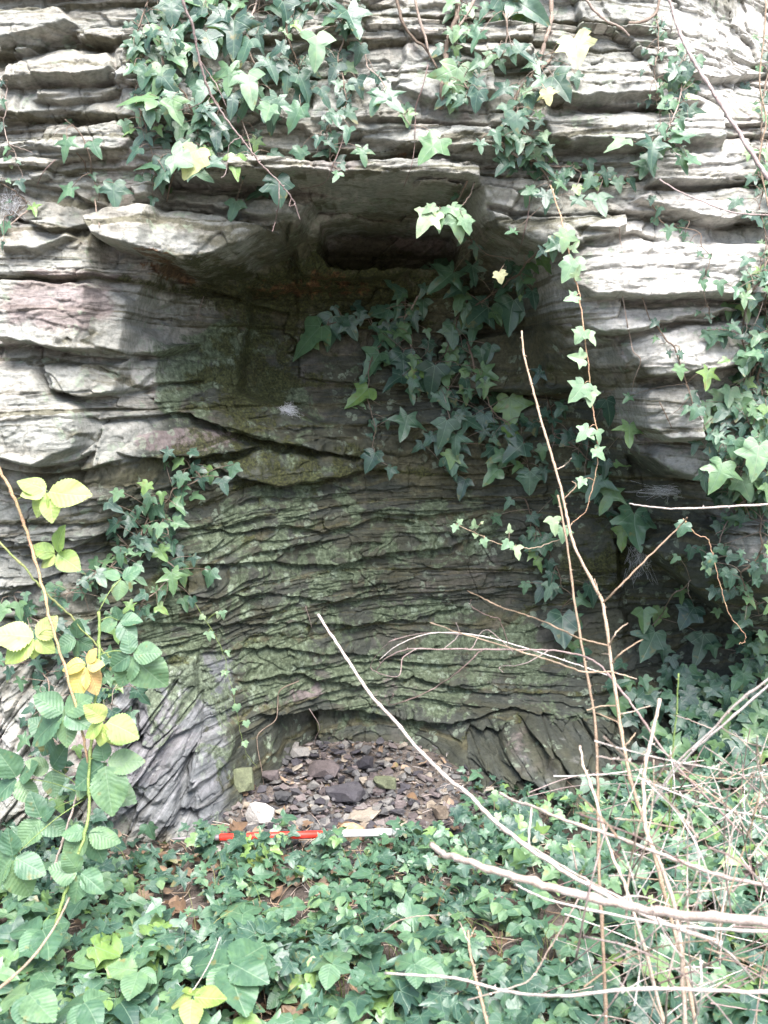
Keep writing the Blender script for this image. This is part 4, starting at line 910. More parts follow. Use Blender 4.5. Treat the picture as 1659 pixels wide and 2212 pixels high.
for i, (lb, pts, dp, r0, r1, mt, th) in enumerate(CANES):
    rg = random.Random(70 + i); a = Acc(); q = cane(a, pts, dp, r0, r1, rg, th)
    root = empty('bramble', q[0].tolist(), lb, 'bramble', 'brambles at the left'); a.build('cane', M[mt], root); canes.append((root, q, mt))
def bramble_leaf(root, q, dp, mt, cen, tips, rg, stalkmat, name='leaf'):
    c = np.array(at_y(cen[0], cen[1], dp)); a = Acc(); s = Acc()
    j = min(range(len(q)), key=lambda k: np.linalg.norm(q[k] - c))
    pth, rr = smooth_path([q[j], (q[j] + c) / 2 + [0, 0, .01], c], [.0014, .0012, .0011], 4); tube(s, pth, rr, 5)
    far = max(math.hypot(t[0] - cen[0], t[1] - cen[1]) for t in tips)
    nr = np.array((rg.uniform(-.3, .3), -1, rg.uniform(.5, 1.3)))
    for k, t in enumerate(tips):
        dx, dy = t[0] - cen[0], t[1] - cen[1]; L = math.hypot(dx, dy) * dp / F * 1.08; an = math.atan2(dx, dy)
        td = np.array((math.sin(an), rg.uniform(-.35, .1), -math.cos(an))); off = td / np.linalg.norm(td) * L * .06
        leaf(a, c + off + [0, -.002 * k, 0], td, nr + [rg.gauss(0, .15), 0, rg.gauss(0, .2)], L, ('bramble', 0), rg, rg.uniform(1.0, 1.2), fold=rg.uniform(0, .25), droop=rg.uniform(0, .22))
    mat = {'bright': 'bramble_bright', 'orange': 'bramble_orange', '': 'bramble'}[mt]
    o = a.build(name, M[mat], root)
    if mt == 'bright': o['label'] = 'bright yellow green leaf'
    if mt == 'orange': o['label'] = 'orange and yellow autumn leaf'
    st = s.build('stalk', M[stalkmat], root); st.parent = o; st.location = (0, 0, 0)
for i, (ci, dp, mt, cen, tips) in enumerate(BR_LEAVES):
    root, q, sm = canes[ci]; bramble_leaf(root, q, dp, mt, cen, tips, random.Random(200 + i), 'stem_green')
# low brambles creeping in the ground ivy
LOWB = [
 ('low bramble sprig with neat pale leaves in the middle of the ground ivy', (524,1977), [(480,1950),(556,1952),(492,2012),(526,2016)], .10, ''),
 ('large low bramble leaf with broad ribbed leaflets at the bottom left of centre', (496,2086), [(428,2052),(575,2034),(512,2156),(460,2130),(565,2120)], .20, ''),
 ('low bramble leaf beside the bottom edge, left of the large ribbed one', (300,2098), [(234,2092),(282,2142),(338,2108),(310,2050)], .18, ''),
 ('bright green low bramble leaf at the bottom edge', (415,2158), [(365,2140),(400,2200),(486,2150),(440,2110)], .22, 'bright'),
 ('low bramble leaf in front of the red band of the pole', (562,1838), [(530,1828),(596,1832),(545,1866),(582,1862)], .05, 'bright'),
 ('low bramble leaf near the white band of the pole', (715,2085), [(680,2050),(740,2042),(760,2085),(700,2120)], .16, ''),
 ('low bramble leaf at the lower centre beside broad ivy', (895,2085), [(850,2060),(930,2060),(960,2095),(900,2120)], .20, ''),
 ('low bramble leaf left of the bare soil patch', (90,2010), [(30,1990),(140,1990),(60,2050),(120,2050)], .22, ''),
 ('low bramble leaf in the bottom left corner', (60,2150), [(0,2120),(110,2110),(40,2200),(110,2190)], .28, ''),
 ('low bramble leaf beside the bottom left corner', (180,2170), [(130,2130),(230,2140),(150,2212),(220,2205)], .26, ''),
]
for i, (lb, cen, tips, zz, mt) in enumerate(LOWB):
    rg = random.Random(300 + i); c = np.array(at_z(cen[0], cen[1], zz)); a = Acc(); s = Acc()
    for k, t in enumerate(tips):
        e = np.array(at_z(t[0], t[1], zz)); td = e - c; L = np.linalg.norm(td) * 1.05; td = td + [0, 0, rg.uniform(-.35, .05) * L]
        leaf(a, c + td * .05 + [0, 0, .002 * k], td, (rg.gauss(0, .2), -.4, 1), L, ('bramble', 0), rg, 1.1, fold=.15, droop=rg.uniform(.05, .25))
    g0 = np.array([c[0] + .02, c[1] + .06, float(ground_z(c[0], c[1]))]); pth, rr = smooth_path([g0, (g0 + c) / 2 + [.01, .01, 0], c], [.002, .0016, .0012], 5); tube(s, pth, rr, 5)
    root = empty('bramble', g0.tolist(), lb, 'bramble', 'low brambles in the ground ivy'); s.build('cane', M['stem_green'], root)
    a.build('leaf', M['bramble_bright' if mt else 'bramble'], root)

# ================================================================== ground ivy (nobody could count it)
def ground_ivy():
    rg = random.Random(5); a = Acc(); s = Acc()
    def bare(px, py):                          # the soil patch left of the middle and the rubble floor of the recess
        e = 0
        if py < 1790 + 20 * math.sin(px / 70) and 250 < px < 1000: return 1
        if py < 1860 and 240 < px < 420: return .93
        if py < 1832 + 10 * math.sin(px / 23) and 400 < px < 850: return .80 if (px // 45) % 3 else .35
        e = max(e, .75 * math.exp(-((px - 300) / 120) ** 2 - ((py - 1990) / 75) ** 2), .6 * math.exp(-((px - 420) / 60) ** 2 - ((py - 1920) / 50) ** 2), .5 * math.exp(-((px - 720) / 90) ** 2 - ((py - 2130) / 40) ** 2))
        return e
    n = 0
    while n < 8500:
        x = rg.uniform(-2.6, 2.6); y = rg.uniform(0.9, 3.7)
        px, py = project(x, y, 0.03)
        if rg.random() < (0 if 0 else 0) : continue
        infr = -150 < px < 1800 and py < 2400
        if not infr and rg.random() < .6: continue
        sy = float(surf_y(x, .06))
        if y > sy - .01 or rg.random() < bare(px, py): continue
        if py < 1800 and not px > 1000: 
            if px > 240: continue
        if y > 3.15 and rg.random() < .5: continue
        if fbm(np.array(x * 4 + 70), np.array(y * 4 + 70), 340, 3) > .60 and rg.random() < .8: n += .45; continue
        cl = float(fbm(x * 5 + 20, y * 5 + 20, 333, 3)); hgt = rg.uniform(.010, .045) + .06 * max(0, cl - .45) * 4 * rg.random() + .05 * rg.random() ** 3 * float(sst(2.9, 2.7, y)) + .06 * float(sst(2.6, 2.0, y))
        z = float(ground_z(x, y)) + hgt
        L = rg.uniform(.024, .052) * (1.0 + .6 * float(sst(2.75, 2.0, y))) * rg.choice([.55, .7, .85, 1, 1, 1.15, 1.3])
        an = rg.uniform(0, 6.283); td = (math.sin(an), math.cos(an) - .35, rg.uniform(-.5, .12)); nr = (rg.gauss(0, .4), rg.gauss(-.35, .35), 1)
        leaf(a, (x, y, z), td, nr, L, ('ivy', rg.choice([0, 0, 1, 2, 3, 4])), rg, rg.uniform(.9, 1.25), rand=min(1, max(0, rg.gauss(.15 + .7 * cl, .25))))
        if int(n) % 5 == 0:
            g0 = (x + rg.gauss(0, .02), y + rg.gauss(0, .02), z - hgt); tube(s, *smooth_path([g0, (x + rg.gauss(0, .01), y + .01, z - hgt * .4), (x, y, z)], [.0012, .001, .0009], 3), 4)
        n += 1
    for k in range(260):                       # runners on the soil
        x = rg.uniform(-1.3, 1.3); y = rg.uniform(1.6, 3.0); P = [(x, y)]; an = rg.uniform(0, 6.28)
        for _ in range(5): an += rg.gauss(0, .5); P.append((P[-1][0] + .06 * math.cos(an), P[-1][1] + .06 * math.sin(an)))
        tube(s, *smooth_path([(p[0], p[1], float(ground_z(*p)) + .012) for p in P], [.0016] * 6, 4), 5, rg.random())
    o = a.build('ground_ivy', M['ivy']); o['kind'] = 'stuff'
    o2 = s.build('ivy_runners', M['stem_tan']); o2['kind'] = 'stuff'
ground_ivy()

# ivy bank at the lower right: clumps with their own stem and foliage
BANK = [
 ('dark ivy clump in the shaded hollow at the right, behind the tall dead stems', 1480,1560,130,90,60,50),
 ('ivy clump on the right edge level with the recess floor', 1620,1560,80,130,60,50),
 ('ivy clump low on the right bank behind the crossing dead stems', 1400,1720,120,90,70,42),
 ('ivy clump low at the right edge behind the tangle', 1600,1760,100,90,70,48),
 ('small leaved ivy clump at the foot of the right flank of the recess', 1080,1800,110,70,70,34),
 ('ivy clump at the foot of the right bank under the dead stems', 1260,1860,110,60,60,40),
 ('ivy clump spilling under the thick pale branch', 1480,1880,150,70,70,44),
 ('ivy clump in shade between the boulder and the bank', 1420,1480,110,50,30,42),
 ('small ivy clump at the upper edge of the bank beneath the boulder, right edge', 1620,1400,60,70,30,36),
 ('ivy clump at the foot of the left flank under the bramble', 150,1800,110,70,50,40),
 ('ivy clump low at the left edge under pale bramble leaves', 60,1900,100,70,45,46),
 ('ivy clump half hiding the foot of the left flank', 250,1880,70,50,26,34),
]
for i, (lb, cx, cy, rx, ry, num, L0) in enumerate(BANK):
    rg = random.Random(1000 + i); a = Acc(); s = Acc(); root_p = None
    for k in range(num):
        x = cx + rg.gauss(0, .55) * rx; y = cy + rg.gauss(0, .55) * ry; p = np.array(on_rock(x, y))
        gp = np.array(at_z(x, y, .06)) if raydir(x, y)[2] < 0 else p
        if gp[1] < p[1]: p = gp
        off = rg.uniform(.01, .10) + (.04 if i < 9 else .02); b = np.array(at_y(x, y, p[1] - off)); L = L0 * rg.uniform(.6, 1.15) * b[1] / F
        if root_p is None: root_p = np.array(at_y(cx, cy + ry * .5, float(on_rock(cx, cy + ry * .5).y) - .02))
        an = rg.gauss(0, .9); leaf(a, b, (math.sin(an), -rg.uniform(.1, .7), -math.cos(an)), (rg.gauss(0, .4), -1, rg.uniform(.2, 1.4)), L, ('ivy', rg.choice([0, 0, 1, 3])), rg, 1.1)
        if k % 2 == 0: tube(s, *smooth_path([b, b + [rg.gauss(0, .02), off * .5, -.03], b + [rg.gauss(0, .02), off + .01, -.05 + rg.gauss(0, .02)]], [.001, .0013, .0015], 3), 4, rg.random())
    root = empty('ivy_clump', root_p.tolist(), lb, 'ivy', 'ivy clumps on the banks'); s.build('stem', M['stem_brown'], root); a.build('foliage', M['ivy'], root)

# ================================================================== dead leaves, straw, rubble
def litter():
    rg = random.Random(77); a = Acc(); s = Acc()
    for k in range(700):
        px = rg.gauss(380, 260) if rg.random() < .6 else rg.uniform(-50, 1100); py = rg.uniform(1770, 2230) if rg.random() < .88 else rg.uniform(1600, 1800); p = np.array(at_z(px, py, .03)); 
        if p[1] > float(surf_y(p[0], .05)) - .02: continue
        p[2] = float(ground_z(p[0], p[1])) + rg.uniform(.004, .03); an = rg.uniform(0, 6.28)
        leaf(a, p, (math.cos(an), math.sin(an), rg.uniform(-.2, .3)), (rg.gauss(0, .5), rg.gauss(0, .5), 1), rg.uniform(.018, .05), ('bramble', 0) if rg.random() < .5 else ('ivy', 3), rg, 1.0, fold=rg.uniform(.1, .9), droop=rg.uniform(-.6, .8))
    for k in range(300):
        px = rg.uniform(240, 1100) if rg.random() < .7 else rg.uniform(-50, 1300); py = rg.uniform(1600, 2000) if rg.random() < .6 else rg.uniform(1800, 2230); p = np.array(at_z(px, py, .03))
        if p[1] > float(surf_y(p[0], .05)) - .02: continue
        p[2] = float(ground_z(p[0], p[1])) + rg.uniform(.004, .014); an = rg.uniform(0, 6.28); L = rg.uniform(.03, .11); d = np.array([math.cos(an), math.sin(an), rg.uniform(-.05, .1)]) * L
        tube(s, *smooth_path([p, p + d * .5 + [rg.gauss(0, .006), rg.gauss(0, .006), .004], p + d], [.0010, .0010, .0006], 4), 4, rg.random())
    a.build('dead_leaves', M['dead_leaf'])['kind'] = 'stuff'; s.build('dry_straw', M['stem_dry'])['kind'] = 'stuff'
litter()
def weeds():
    rg = random.Random(83); a = Acc(); b = Acc()
    for k in range(170):
        px = rg.uniform(-100, 1700); py = rg.uniform(1850, 2260); p = np.array(at_z(px, py, .03)); p[2] = float(ground_z(p[0], p[1])); h = rg.uniform(.05, .16); dx, dy = rg.gauss(0, .04), rg.gauss(0, .03)
        tube(a, *smooth_path([p, p + [dx * .3, dy * .3, h * .6], p + [dx, dy, h * rg.uniform(.75, 1)]], [.0012, .001, .0004], 4), 3, rg.random())
    for k in range(230):
        px = rg.uniform(-80, 1300); py = rg.uniform(1880, 2240); c = np.array(at_z(px, py, .10)); c[2] = float(ground_z(c[0], c[1])) + rg.uniform(.06, .12); L = rg.uniform(.022, .045); a0 = rg.uniform(0, 6.28)
        for q in range(3): leaf(b, c, (math.sin(a0 + q * 2.1), math.cos(a0 + q * 2.1), rg.uniform(-.4, 0)), (rg.gauss(0, .2), -.3, 1), L, ('bramble', 0), rg, 1.15, fold=.2, droop=.2)
        tube(b, *smooth_path([(c[0], c[1] + .02, c[2] - .08), (c[0] + .004, c[1] + .01, c[2] - .03), c], [.001, .001, .0008], 3), 4)
    a.build('grass', M['stem_green'])['kind'] = 'stuff'; b.build('bramble_seedlings', M['bramble'])['kind'] = 'stuff'
weeds()

def stone_mat(name, stops, rough=.85):
    t = NT(name); pos = t.n('TexCoord').outputs['Object']; L = t.attr('luv', 'Vector'); sx = t.n('SeparateXYZ', i_0=L)
    f = t.math('ADD', t.math('MULTIPLY', t.noise(pos, 18, 5, .65), .6), t.math('MULTIPLY', sx.outputs[2], .4)); c = t.ramp(f, stops)
    fine = t.noise(pos, 140, 4, .7); c = t.mix(.6, c, t.ramp(fine, [(.3, (.5, .5, .5)), (.55, (1, 1, 1)), (.75, (1.25, 1.25, 1.22))]), 'MULTIPLY')
    t.setb(Base_Color=c, Roughness=rough); t.t.links.new(t.bump(t.math('ADD', t.noise(pos, 50, 5, .7), fine), .7, .006), t.b.inputs['Normal']); return t.m
M['slate_stone'] = stone_mat('slate_stone', [(.25, (.04, .04, .044)), (.45, (.095, .093, .094)), (.6, (.165, .158, .15)), (.8, (.27, .25, .23))])
M['dark_stone'] = stone_mat('dark_stone', [(.3, (.022, .02, .026)), (.5, (.05, .046, .055)), (.8, (.11, .105, .11))])
M['white_stone'] = stone_mat('white_stone', [(.3, (.24, .21, .19)), (.5, (.42, .39, .36)), (.8, (.56, .53, .50))])
M['rusty_stone'] = stone_mat('rusty_stone', [(.3, (.30, .14, .06)), (.45, (.55, .42, .28)), (.6, (.70, .64, .52)), (.8, (.42, .22, .10))])
M['green_stone'] = stone_mat('green_stone', [(.3, (.09, .10, .06)), (.5, (.17, .19, .11)), (.8, (.26, .26, .18))])
M['tan_stone'] = stone_mat('tan_stone', [(.3, (.13, .10, .075)), (.5, (.24, .20, .155)), (.8, (.36, .32, .27))])
M['purple_stone'] = stone_mat('purple_stone', [(.3, (.075, .06, .06)), (.5, (.14, .115, .115)), (.8, (.22, .19, .18))])
import bmesh
def rock_piece(acc, c, sx_, sy, sz, rz, tilt, rg, sub=2, chunk=6):
    # angular flake: hull of random points
    bm = bmesh.new(); n = {0: 7, 1: 12, 2: 30}[sub]
    for _ in range(n):
        v = Vector((rg.gauss(0, 1), rg.gauss(0, 1), rg.gauss(0, 1))).normalized(); q = max(abs(v.x), abs(v.y)) ** (.15 if sub == 2 else .3); bm.verts.new((v.x / q, v.y / q, max(-1, min(1, v.z * 2.2)) * rg.uniform(.8, 1)))
    bmesh.ops.convex_hull(bm, input=bm.verts); bm.verts.ensure_lookup_table()
    used = [v for v in bm.verts if v.link_faces]; ix = {v: i for i, v in enumerate(used)}
    V_ = np.array([v.co[:] for v in used]); Fc = [tuple(ix[v] for v in f.verts) for f in bm.faces]; bm.free()
    V_ = V_ * [sx_, sy, sz]; m = Matrix.Rotation(rz, 3, 'Z') @ Matrix.Rotation(tilt, 3, 'X'); V_ = V_ @ np.array(m).T + np.array(c)
    acc.add(V_, Fc, np.full((len(V_), 3), rg.random()))
STONES = [
 ('white quartz block on the soil just behind the pole', 561,1736,38,34,'white_stone'),
 ('rusty rimmed cream block behind the middle of the pole', 757,1764,38,22,'rusty_stone'),
 ('round greenish stone against the back left of the recess floor', 527,1676,30,36,'green_stone'),
 ('large flat dark slate leaning in the middle of the rubble', 745,1694,52,18,'dark_stone'),
 ('dark purple slate fragment at the top of the rubble', 702,1655,46,16,'purple_stone'),
 ('grey green slate lump right of the rubble centre', 832,1678,32,16,'green_stone'),
 ('long thin tan slab lying across the rubble', 788,1721,48,10,'tan_stone'),
 ('small dark upright slate at the back of the rubble', 790,1640,24,16,'dark_stone'),
 ('pale grey lump at the right side of the recess floor', 950,1722,26,18,'tan_stone'),
 ('small pale stone between the rubble and the right flank', 852,1757,20,14,'tan_stone'),
 ('smooth white pebble touching the red band of the pole', 466,1828,17,12,'white_stone'),
 ('white stone poking out of the ivy below the white band', 766,1868,16,12,'white_stone'),
 ('pale stone half buried in ivy below the red band', 630,1884,18,9,'white_stone'),
 ('blue grey slate chip behind the white quartz block', 610,1700,24,10,'slate_stone'),
 ('brownish slate chip left of the rubble', 585,1665,24,12,'purple_stone'),
 ('grey slate chip near the back wall on the left', 648,1622,26,14,'slate_stone'),
 ('small whitish stone at the right of the rubble by the dead stem', 905,1762,16,12,'tan_stone'),
 ('pale stone at the bottom edge in the ivy, left of centre', 712,2165,26,16,'white_stone'),
 ('pinkish white stone in the ivy at the lower centre', 955,2092,14,14,'white_stone'),
]
for i, (lb, px, py, rx, rz_, mt) in enumerate(STONES):
    rg = random.Random(1300 + i); z = .03 + .05 * (py < 1780); p = np.array(at_z(px, py, z)); gz = float(ground_z(p[0], p[1])); a = Acc(); k = p[1] / F
    p[1] = min(p[1], float(surf_y(p[0], .10)) - rx * k * .6)
    c = (p[0], p[1], gz + rz_ * k * .55 + (.03 if py < 1720 else .008)); rock_piece(a, c, rx * k * .92, rx * k * .7, rz_ * k * .8, rg.uniform(-.5, .5), rg.uniform(-.3, .1), rg, 2)
    o = a.build('loose_stone', M[mt], None, smooth=False, origin=(c[0], c[1], gz)); tag(o, lb, 'stone', 'loose stones on the ground')
def rubble():
    rg = random.Random(31); accs = {k: Acc() for k in ('slate_stone', 'tan_stone', 'purple_stone', 'dark_stone')}
    for k in range(2300):
        px = rg.gauss(740, 170); py = 1600 + 180 * rg.random() ** .8 if rg.random() < .75 else rg.uniform(1740, 1860)
        if rg.random() < .4: px = rg.uniform(430, 1060)
        p = np.array(at_z(px, py, .05))
        if p[1] > float(surf_y(p[0], .08)) + .02: continue
        gz = float(ground_z(p[0], p[1])); r = .004 + .026 * rg.random() ** 2.2; heap = .03 * math.exp(-((px - 740) / 160) ** 2) * (py < 1740)
        rock_piece(accs[rg.choice(['slate_stone', 'slate_stone', 'slate_stone', 'dark_stone', 'dark_stone', 'purple_stone', 'purple_stone', 'tan_stone'])], (p[0], p[1], gz + r * .3 + heap * rg.random()), r, r * rg.uniform(.6, 1), r * rg.uniform(.15, .5), rg.uniform(0, 6), rg.uniform(-.6, .6), rg, 1, 4)
    for k, a in accs.items():
        o = a.build('gravel', M[k], None, smooth=False); o['kind'] = 'stuff'
rubble()
def grit():
    rg = random.Random(57); a = Acc()
    for k in range(5200):
        px = rg.uniform(420, 1130); py = rg.uniform(1570, 1800); p = np.array(at_z(px, py, .06))
        if p[1] > float(surf_y(p[0], .08)) + .03: continue
        p[2] = float(ground_z(p[0], p[1])); r = .0015 + .006 * rg.random() ** 2; rock_piece(a, (p[0], p[1], p[2] + r * .4), r, r * rg.uniform(.6, 1), r * rg.uniform(.3, .8), rg.uniform(0, 6), 0, rg, 0, 1)
    o = a.build('grit', M['slate_stone'], None, smooth=False); o['kind'] = 'stuff'
    b = Acc(); rg = random.Random(58)         # ivy creeping over the pole
    for k in range(60):
        px = rg.choice([rg.uniform(845, 960), rg.uniform(845, 960), rg.uniform(400, 455), rg.uniform(590, 640), rg.uniform(690, 740), rg.uniform(430, 465)]); py = rg.uniform(1775, 1815); p = np.array(at_z(px, py, rg.uniform(.05, .09)))
        L = rg.uniform(.03, .05); an = rg.uniform(0, 6.28); leaf(b, p, (math.sin(an), math.cos(an) - .6, rg.uniform(-.5, 0)), (rg.gauss(0, .3), rg.gauss(-.5, .3), 1), L, ('ivy', rg.choice([0, 1, 3])), rg, 1.1)
        g0 = (p[0] + .01, p[1] + .01, float(ground_z(p[0], p[1]))); tube(b, *smooth_path([g0, (p[0], p[1] + .01, p[2] * .6), p], [.0012, .001, .0009], 3), 4)
    b.build('creeping_ivy', M['ivy'])['kind'] = 'stuff'
grit()

# ================================================================== ranging pole
def metal_mat(name, col, rough, metallic=0.0, scuff=.5):
    t = NT(name); pos = t.n('TexCoord').outputs['Object']; n = t.noise(t.map(pos, (3, 12, 12)), 10, 5, .7)
    c = t.mix(t.math('MULTIPLY', t.step(n, .55, .72), scuff), (*col, 1), (.25, .2, .16, 1)); t.setb(Base_Color=c, Roughness=t.math('ADD', rough, t.math('MULTIPLY', n, .2)), Metallic=metallic); return t.m
M['red_paint'] = metal_mat('red_paint', (.72, .035, .022), .35); M['white_paint'] = metal_mat('white_paint', (.82, .80, .78), .35); M['steel'] = metal_mat('dull_steel', (.22, .20, .21), .5, .4)
pA = at_z(372, 1812, .04); pB = at_z(940, 1795, .04)
pA.z = float(ground_z(pA.x, pA.y)) + .062; pB.z = float(ground_z(pB.x, pB.y)) + .055
pA = at_z(372, 1812, pA.z); pB = at_z(940, 1795, pB.z); dirp = (pB - pA).normalized(); plen = (pB - pA).length
pole = empty('ranging_pole', pA, 'red and white banded surveying pole with a steel tip lying on the ground', 'ranging pole')
pole.rotation_euler = dirp.to_track_quat('X', 'Z').to_euler()
def band(name, mat, x0, x1, r0, r1):
    a = Acc(); n = 20; ang = np.arange(n) * 2 * math.pi / n; xsn = [x0, x0 + .001, x1 - .001, x1]; rr = [r0 * .9, r0, r1, r1 * .9]
    Vv = np.array([[x, r * math.cos(t), r * math.sin(t)] for x, r in zip(xsn, rr) for t in ang]); f = [(i * n + k, i * n + (k + 1) % n, (i + 1) * n + (k + 1) % n, (i + 1) * n + k) for i in range(3) for k in range(n)]
    f += [tuple(range(n))[::-1], tuple(3 * n + k for k in range(n))]; a.add(Vv, f); o = a.build(name, M[mat]); o.parent = pole
s_ = plen / 568.0
band('steel_tip', 'steel', 0.0, 30 * s_, .0025, .0065); band('ferrule', 'steel', 30 * s_ + .001, 99 * s_, .0075, .0095)
for k, (q0, q1, c_) in enumerate([(100, 333, 'red'), (334, 500, 'white')]): band(c_ + '_band', c_ + '_paint', q0 * s_ + .0005, q1 * s_, .0118, .0118)

# ================================================================== dead stems and canes
def dead_stem(label, pts, depths, r0, r1, mat, seed, buds=0, twigs=(), group='bare dead stems in front of the recess', name='dry_cane', cat='cane', n=7):
    rg = random.Random(seed); a = Acc(); P = []
    if not isinstance(depths, (list, tuple)): depths = [depths] * len(pts)
    if len(depths) == 2: depths = list(np.linspace(depths[0], depths[1], len(pts)))
    q = cane(a, pts, depths, r0, r1, rg, 0, 7 if r0 > 3.5 else 6, r0 * 2.2e-4, n)
    for k in range(buds):
        i = rg.randrange(1, len(q) - 1); bud(a, q[i], np.cross(q[i + 1] - q[i - 1], [rg.gauss(0, 1), rg.gauss(0, 1), rg.gauss(0, 1)]), .004 + r0 * .0004, rg.random())
    root = empty(name, q[0].tolist(), label, cat, group); a.build('stem', M[mat], root)
    for (tp, rr0, rr1) in twigs:               # side shoots, each a part
        b = Acc(); s0 = np.array(tp[0], float)
        j = min(range(len(q)), key=lambda k: math.hypot(project(*q[k])[0] - s0[0], project(*q[k])[1] - s0[1])); d0 = q[j][1]
        PP = [q[j]] + [np.array(at_y(x, y, d0 + rg.uniform(-.04, .05) * (i + 1))) for i, (x, y) in enumerate(tp[1:])]
        w, wr = smooth_path(PP, np.linspace(rr0, rr1, len(PP)) / 1e3, 6, .0006, rg); tube(b, w, wr, 6, rg.random())
        for k in range(max(1, len(w) // 6)):
            i = rg.randrange(len(w) - 1); bud(b, w[i], (rg.gauss(0, 1), rg.gauss(0, 1), rg.gauss(0, 1)), .0035, rg.random())
        b.build('side_shoot', M[mat], root)
    return root
dead_stem('thick pale broken branch pointing left, thickest of the tangle', [(932,1826),(960,1845),(1010,1857),(1100,1888),(1240,1930),(1400,1966),(1540,1984),(1700,1992),(1900,1990)], (1.75,1.25), 5.5, 8.0, 'stem_dry', 1)
dead_stem('long slender pale cane reaching up and left to the middle of the recess', [(686,1328),(720,1380),(758,1440),(800,1500),(850,1555),(905,1620),(960,1675),(1010,1715),(1060,1765),(1130,1822),(1250,1900),(1400,1978),(1560,2040)], (2.35,1.5), 3.2, 4.5, 'stem_dry', 2, 18,
  [([(1140,1828),(1143,1790),(1148,1745)],2.2,2.0)])
dead_stem('tall upright budded twig with several side shoots, tallest of the stems', [(1127,715),(1132,770),(1150,840),(1168,910),(1190,980),(1212,1060),(1225,1120),(1240,1180),(1285,1270),(1302,1310),(1320,1430),(1340,1560),(1362,1680),(1400,1800),(1440,1950),(1480,2100),(1510,2260)], (2.45,1.7), 2.2, 4.6, 'stem_tan', 3, 70,
  [([(1303,1305),(1340,1265),(1400,1205),(1470,1135),(1484,1118)],2.2,1.6), ([(1310,1390),(1330,1368),(1356,1346)],1.8,1.4), ([(1325,1435),(1345,1408),(1388,1382)],2.0,1.5),
   ([(1312,1392),(1250,1378),(1195,1352),(1140,1330),(1080,1310),(1040,1290),(1010,1276)],2.0,1.2), ([(1326,1453),(1260,1450),(1200,1430),(1130,1408),(1020,1375),(930,1345)],2.2,1.2),
   ([(1328,1458),(1376,1467)],1.8,1.2), ([(1338,1520),(1300,1525),(1268,1534)],1.8,1.4), ([(1345,1542),(1405,1525)],1.8,1.2), ([(1343,1563),(1287,1540)],1.8,1.4), ([(1355,1610),(1360,1600),(1373,1583)],1.8,1.4),
   ([(1222,1078),(1245,1050),(1235,1040)],1.4,1.0), ([(1204,1016),(1220,1005),(1234,990)],1.2,.9), ([(1292,1290),(1284,1250)],1.5,1.0), ([(1318,1416),(1300,1412)],1.4,1.0)])
dead_stem('tall straight orange brown stem just left of the tall budded twig', [(1205,1070),(1222,1160),(1240,1290),(1262,1430),(1283,1550),(1290,1700),(1292,1860),(1300,2000),(1310,2240)], (2.35,1.75), 2.3, 4.0, 'stem_tan', 4, 20)
dead_stem('grey withered vine looping left across the lower recess', [(1600,1800),(1450,1640),(1380,1540),(1335,1480),(1290,1430),(1240,1412),(1160,1404),(1060,1403),(960,1402),(880,1403),(830,1425),(812,1450)], (1.9,2.35), 3.0, 1.4, 'stem_purple', 5, 10,
  [([(1060,1400),(1040,1405),(990,1450),(930,1490),(875,1515),(840,1522),(850,1500)],1.6,1.0), ([(905,1402),(870,1420),(860,1460),(812,1452),(800,1435),(830,1395),(870,1375),(930,1366),(1000,1370)],1.3,1.0),
   ([(1000,1402),(1020,1400),(1050,1360),(1100,1400),(1110,1410)],1.1,.8), ([(1110,1404),(1080,1340),(1060,1333),(1020,1310),(1018,1296)],1.1,.8), ([(960,1402),(990,1372),(985,1345)],1.1,.8), ([(1180,1405),(1130,1435),(1080,1440),(1086,1452)],1.2,.8)], name='withered_vine', cat='vine')
dead_stem('thin pale vine arcing beside the grey withered vine', [(1322,1462),(1260,1440),(1200,1420),(1120,1395),(1060,1378),(1000,1368),(940,1367),(890,1380),(850,1400),(820,1425)], (2.1,2.3), 1.5, 1.0, 'stem_dry', 6, 6, name='withered_vine', cat='vine')
dead_stem('stout tan stem with a blunt top right of the tall budded twig', [(1425,1510),(1408,1590),(1393,1660),(1392,1720),(1398,1800),(1440,1900),(1470,2040),(1480,2250)], (1.9,1.6), 3.4, 4.2, 'stem_tan', 7, 12)
dead_stem('thin green live shoot standing among the dead stems', [(1466,1455),(1461,1540),(1455,1600),(1450,1680),(1445,1800)], 1.95, 1.6, 2.2, 'stem_green', 8, 3)
dead_stem('thin cane sloping down from the right edge, upper of a close pair', [(1720,1420),(1659,1468),(1590,1520),(1530,1585),(1470,1640),(1430,1700),(1400,1760)], (1.7,1.9), 2.6, 1.8, 'stem_dry', 9, 10, [([(1540,1572),(1500,1560),(1462,1546)],1.3,.9), ([(1560,1575),(1610,1602),(1659,1614)],1.4,1.0)])
dead_stem('thin cane sloping down from the right edge, lower of a close pair', [(1720,1436),(1659,1480),(1560,1568),(1500,1620),(1455,1670),(1410,1740)], (1.66,1.88), 2.4, 1.8, 'stem_dry', 10, 8)
dead_stem('pale cane pointing left just above the slender one, from the tangle', [(1080,1713),(1110,1730),(1150,1742),(1210,1768),(1330,1808),(1440,1850),(1560,1892),(1700,1918)], (1.95,1.45), 2.8, 3.8, 'stem_dry', 11, 12)
dead_stem('thin cane running just beneath the slender pale cane', [(1062,1768),(1090,1795),(1150,1829),(1230,1880),(1310,1924),(1420,1980)], (2.0,1.6), 2.0, 2.8, 'stem_dry', 12, 10)
dead_stem('thin pale cane below the thick broken branch', [(1113,1910),(1150,1930),(1200,1948),(1330,1978),(1450,2000),(1580,2010),(1720,2014)], (1.7,1.35), 1.9, 2.8, 'stem_dry', 13, 6)
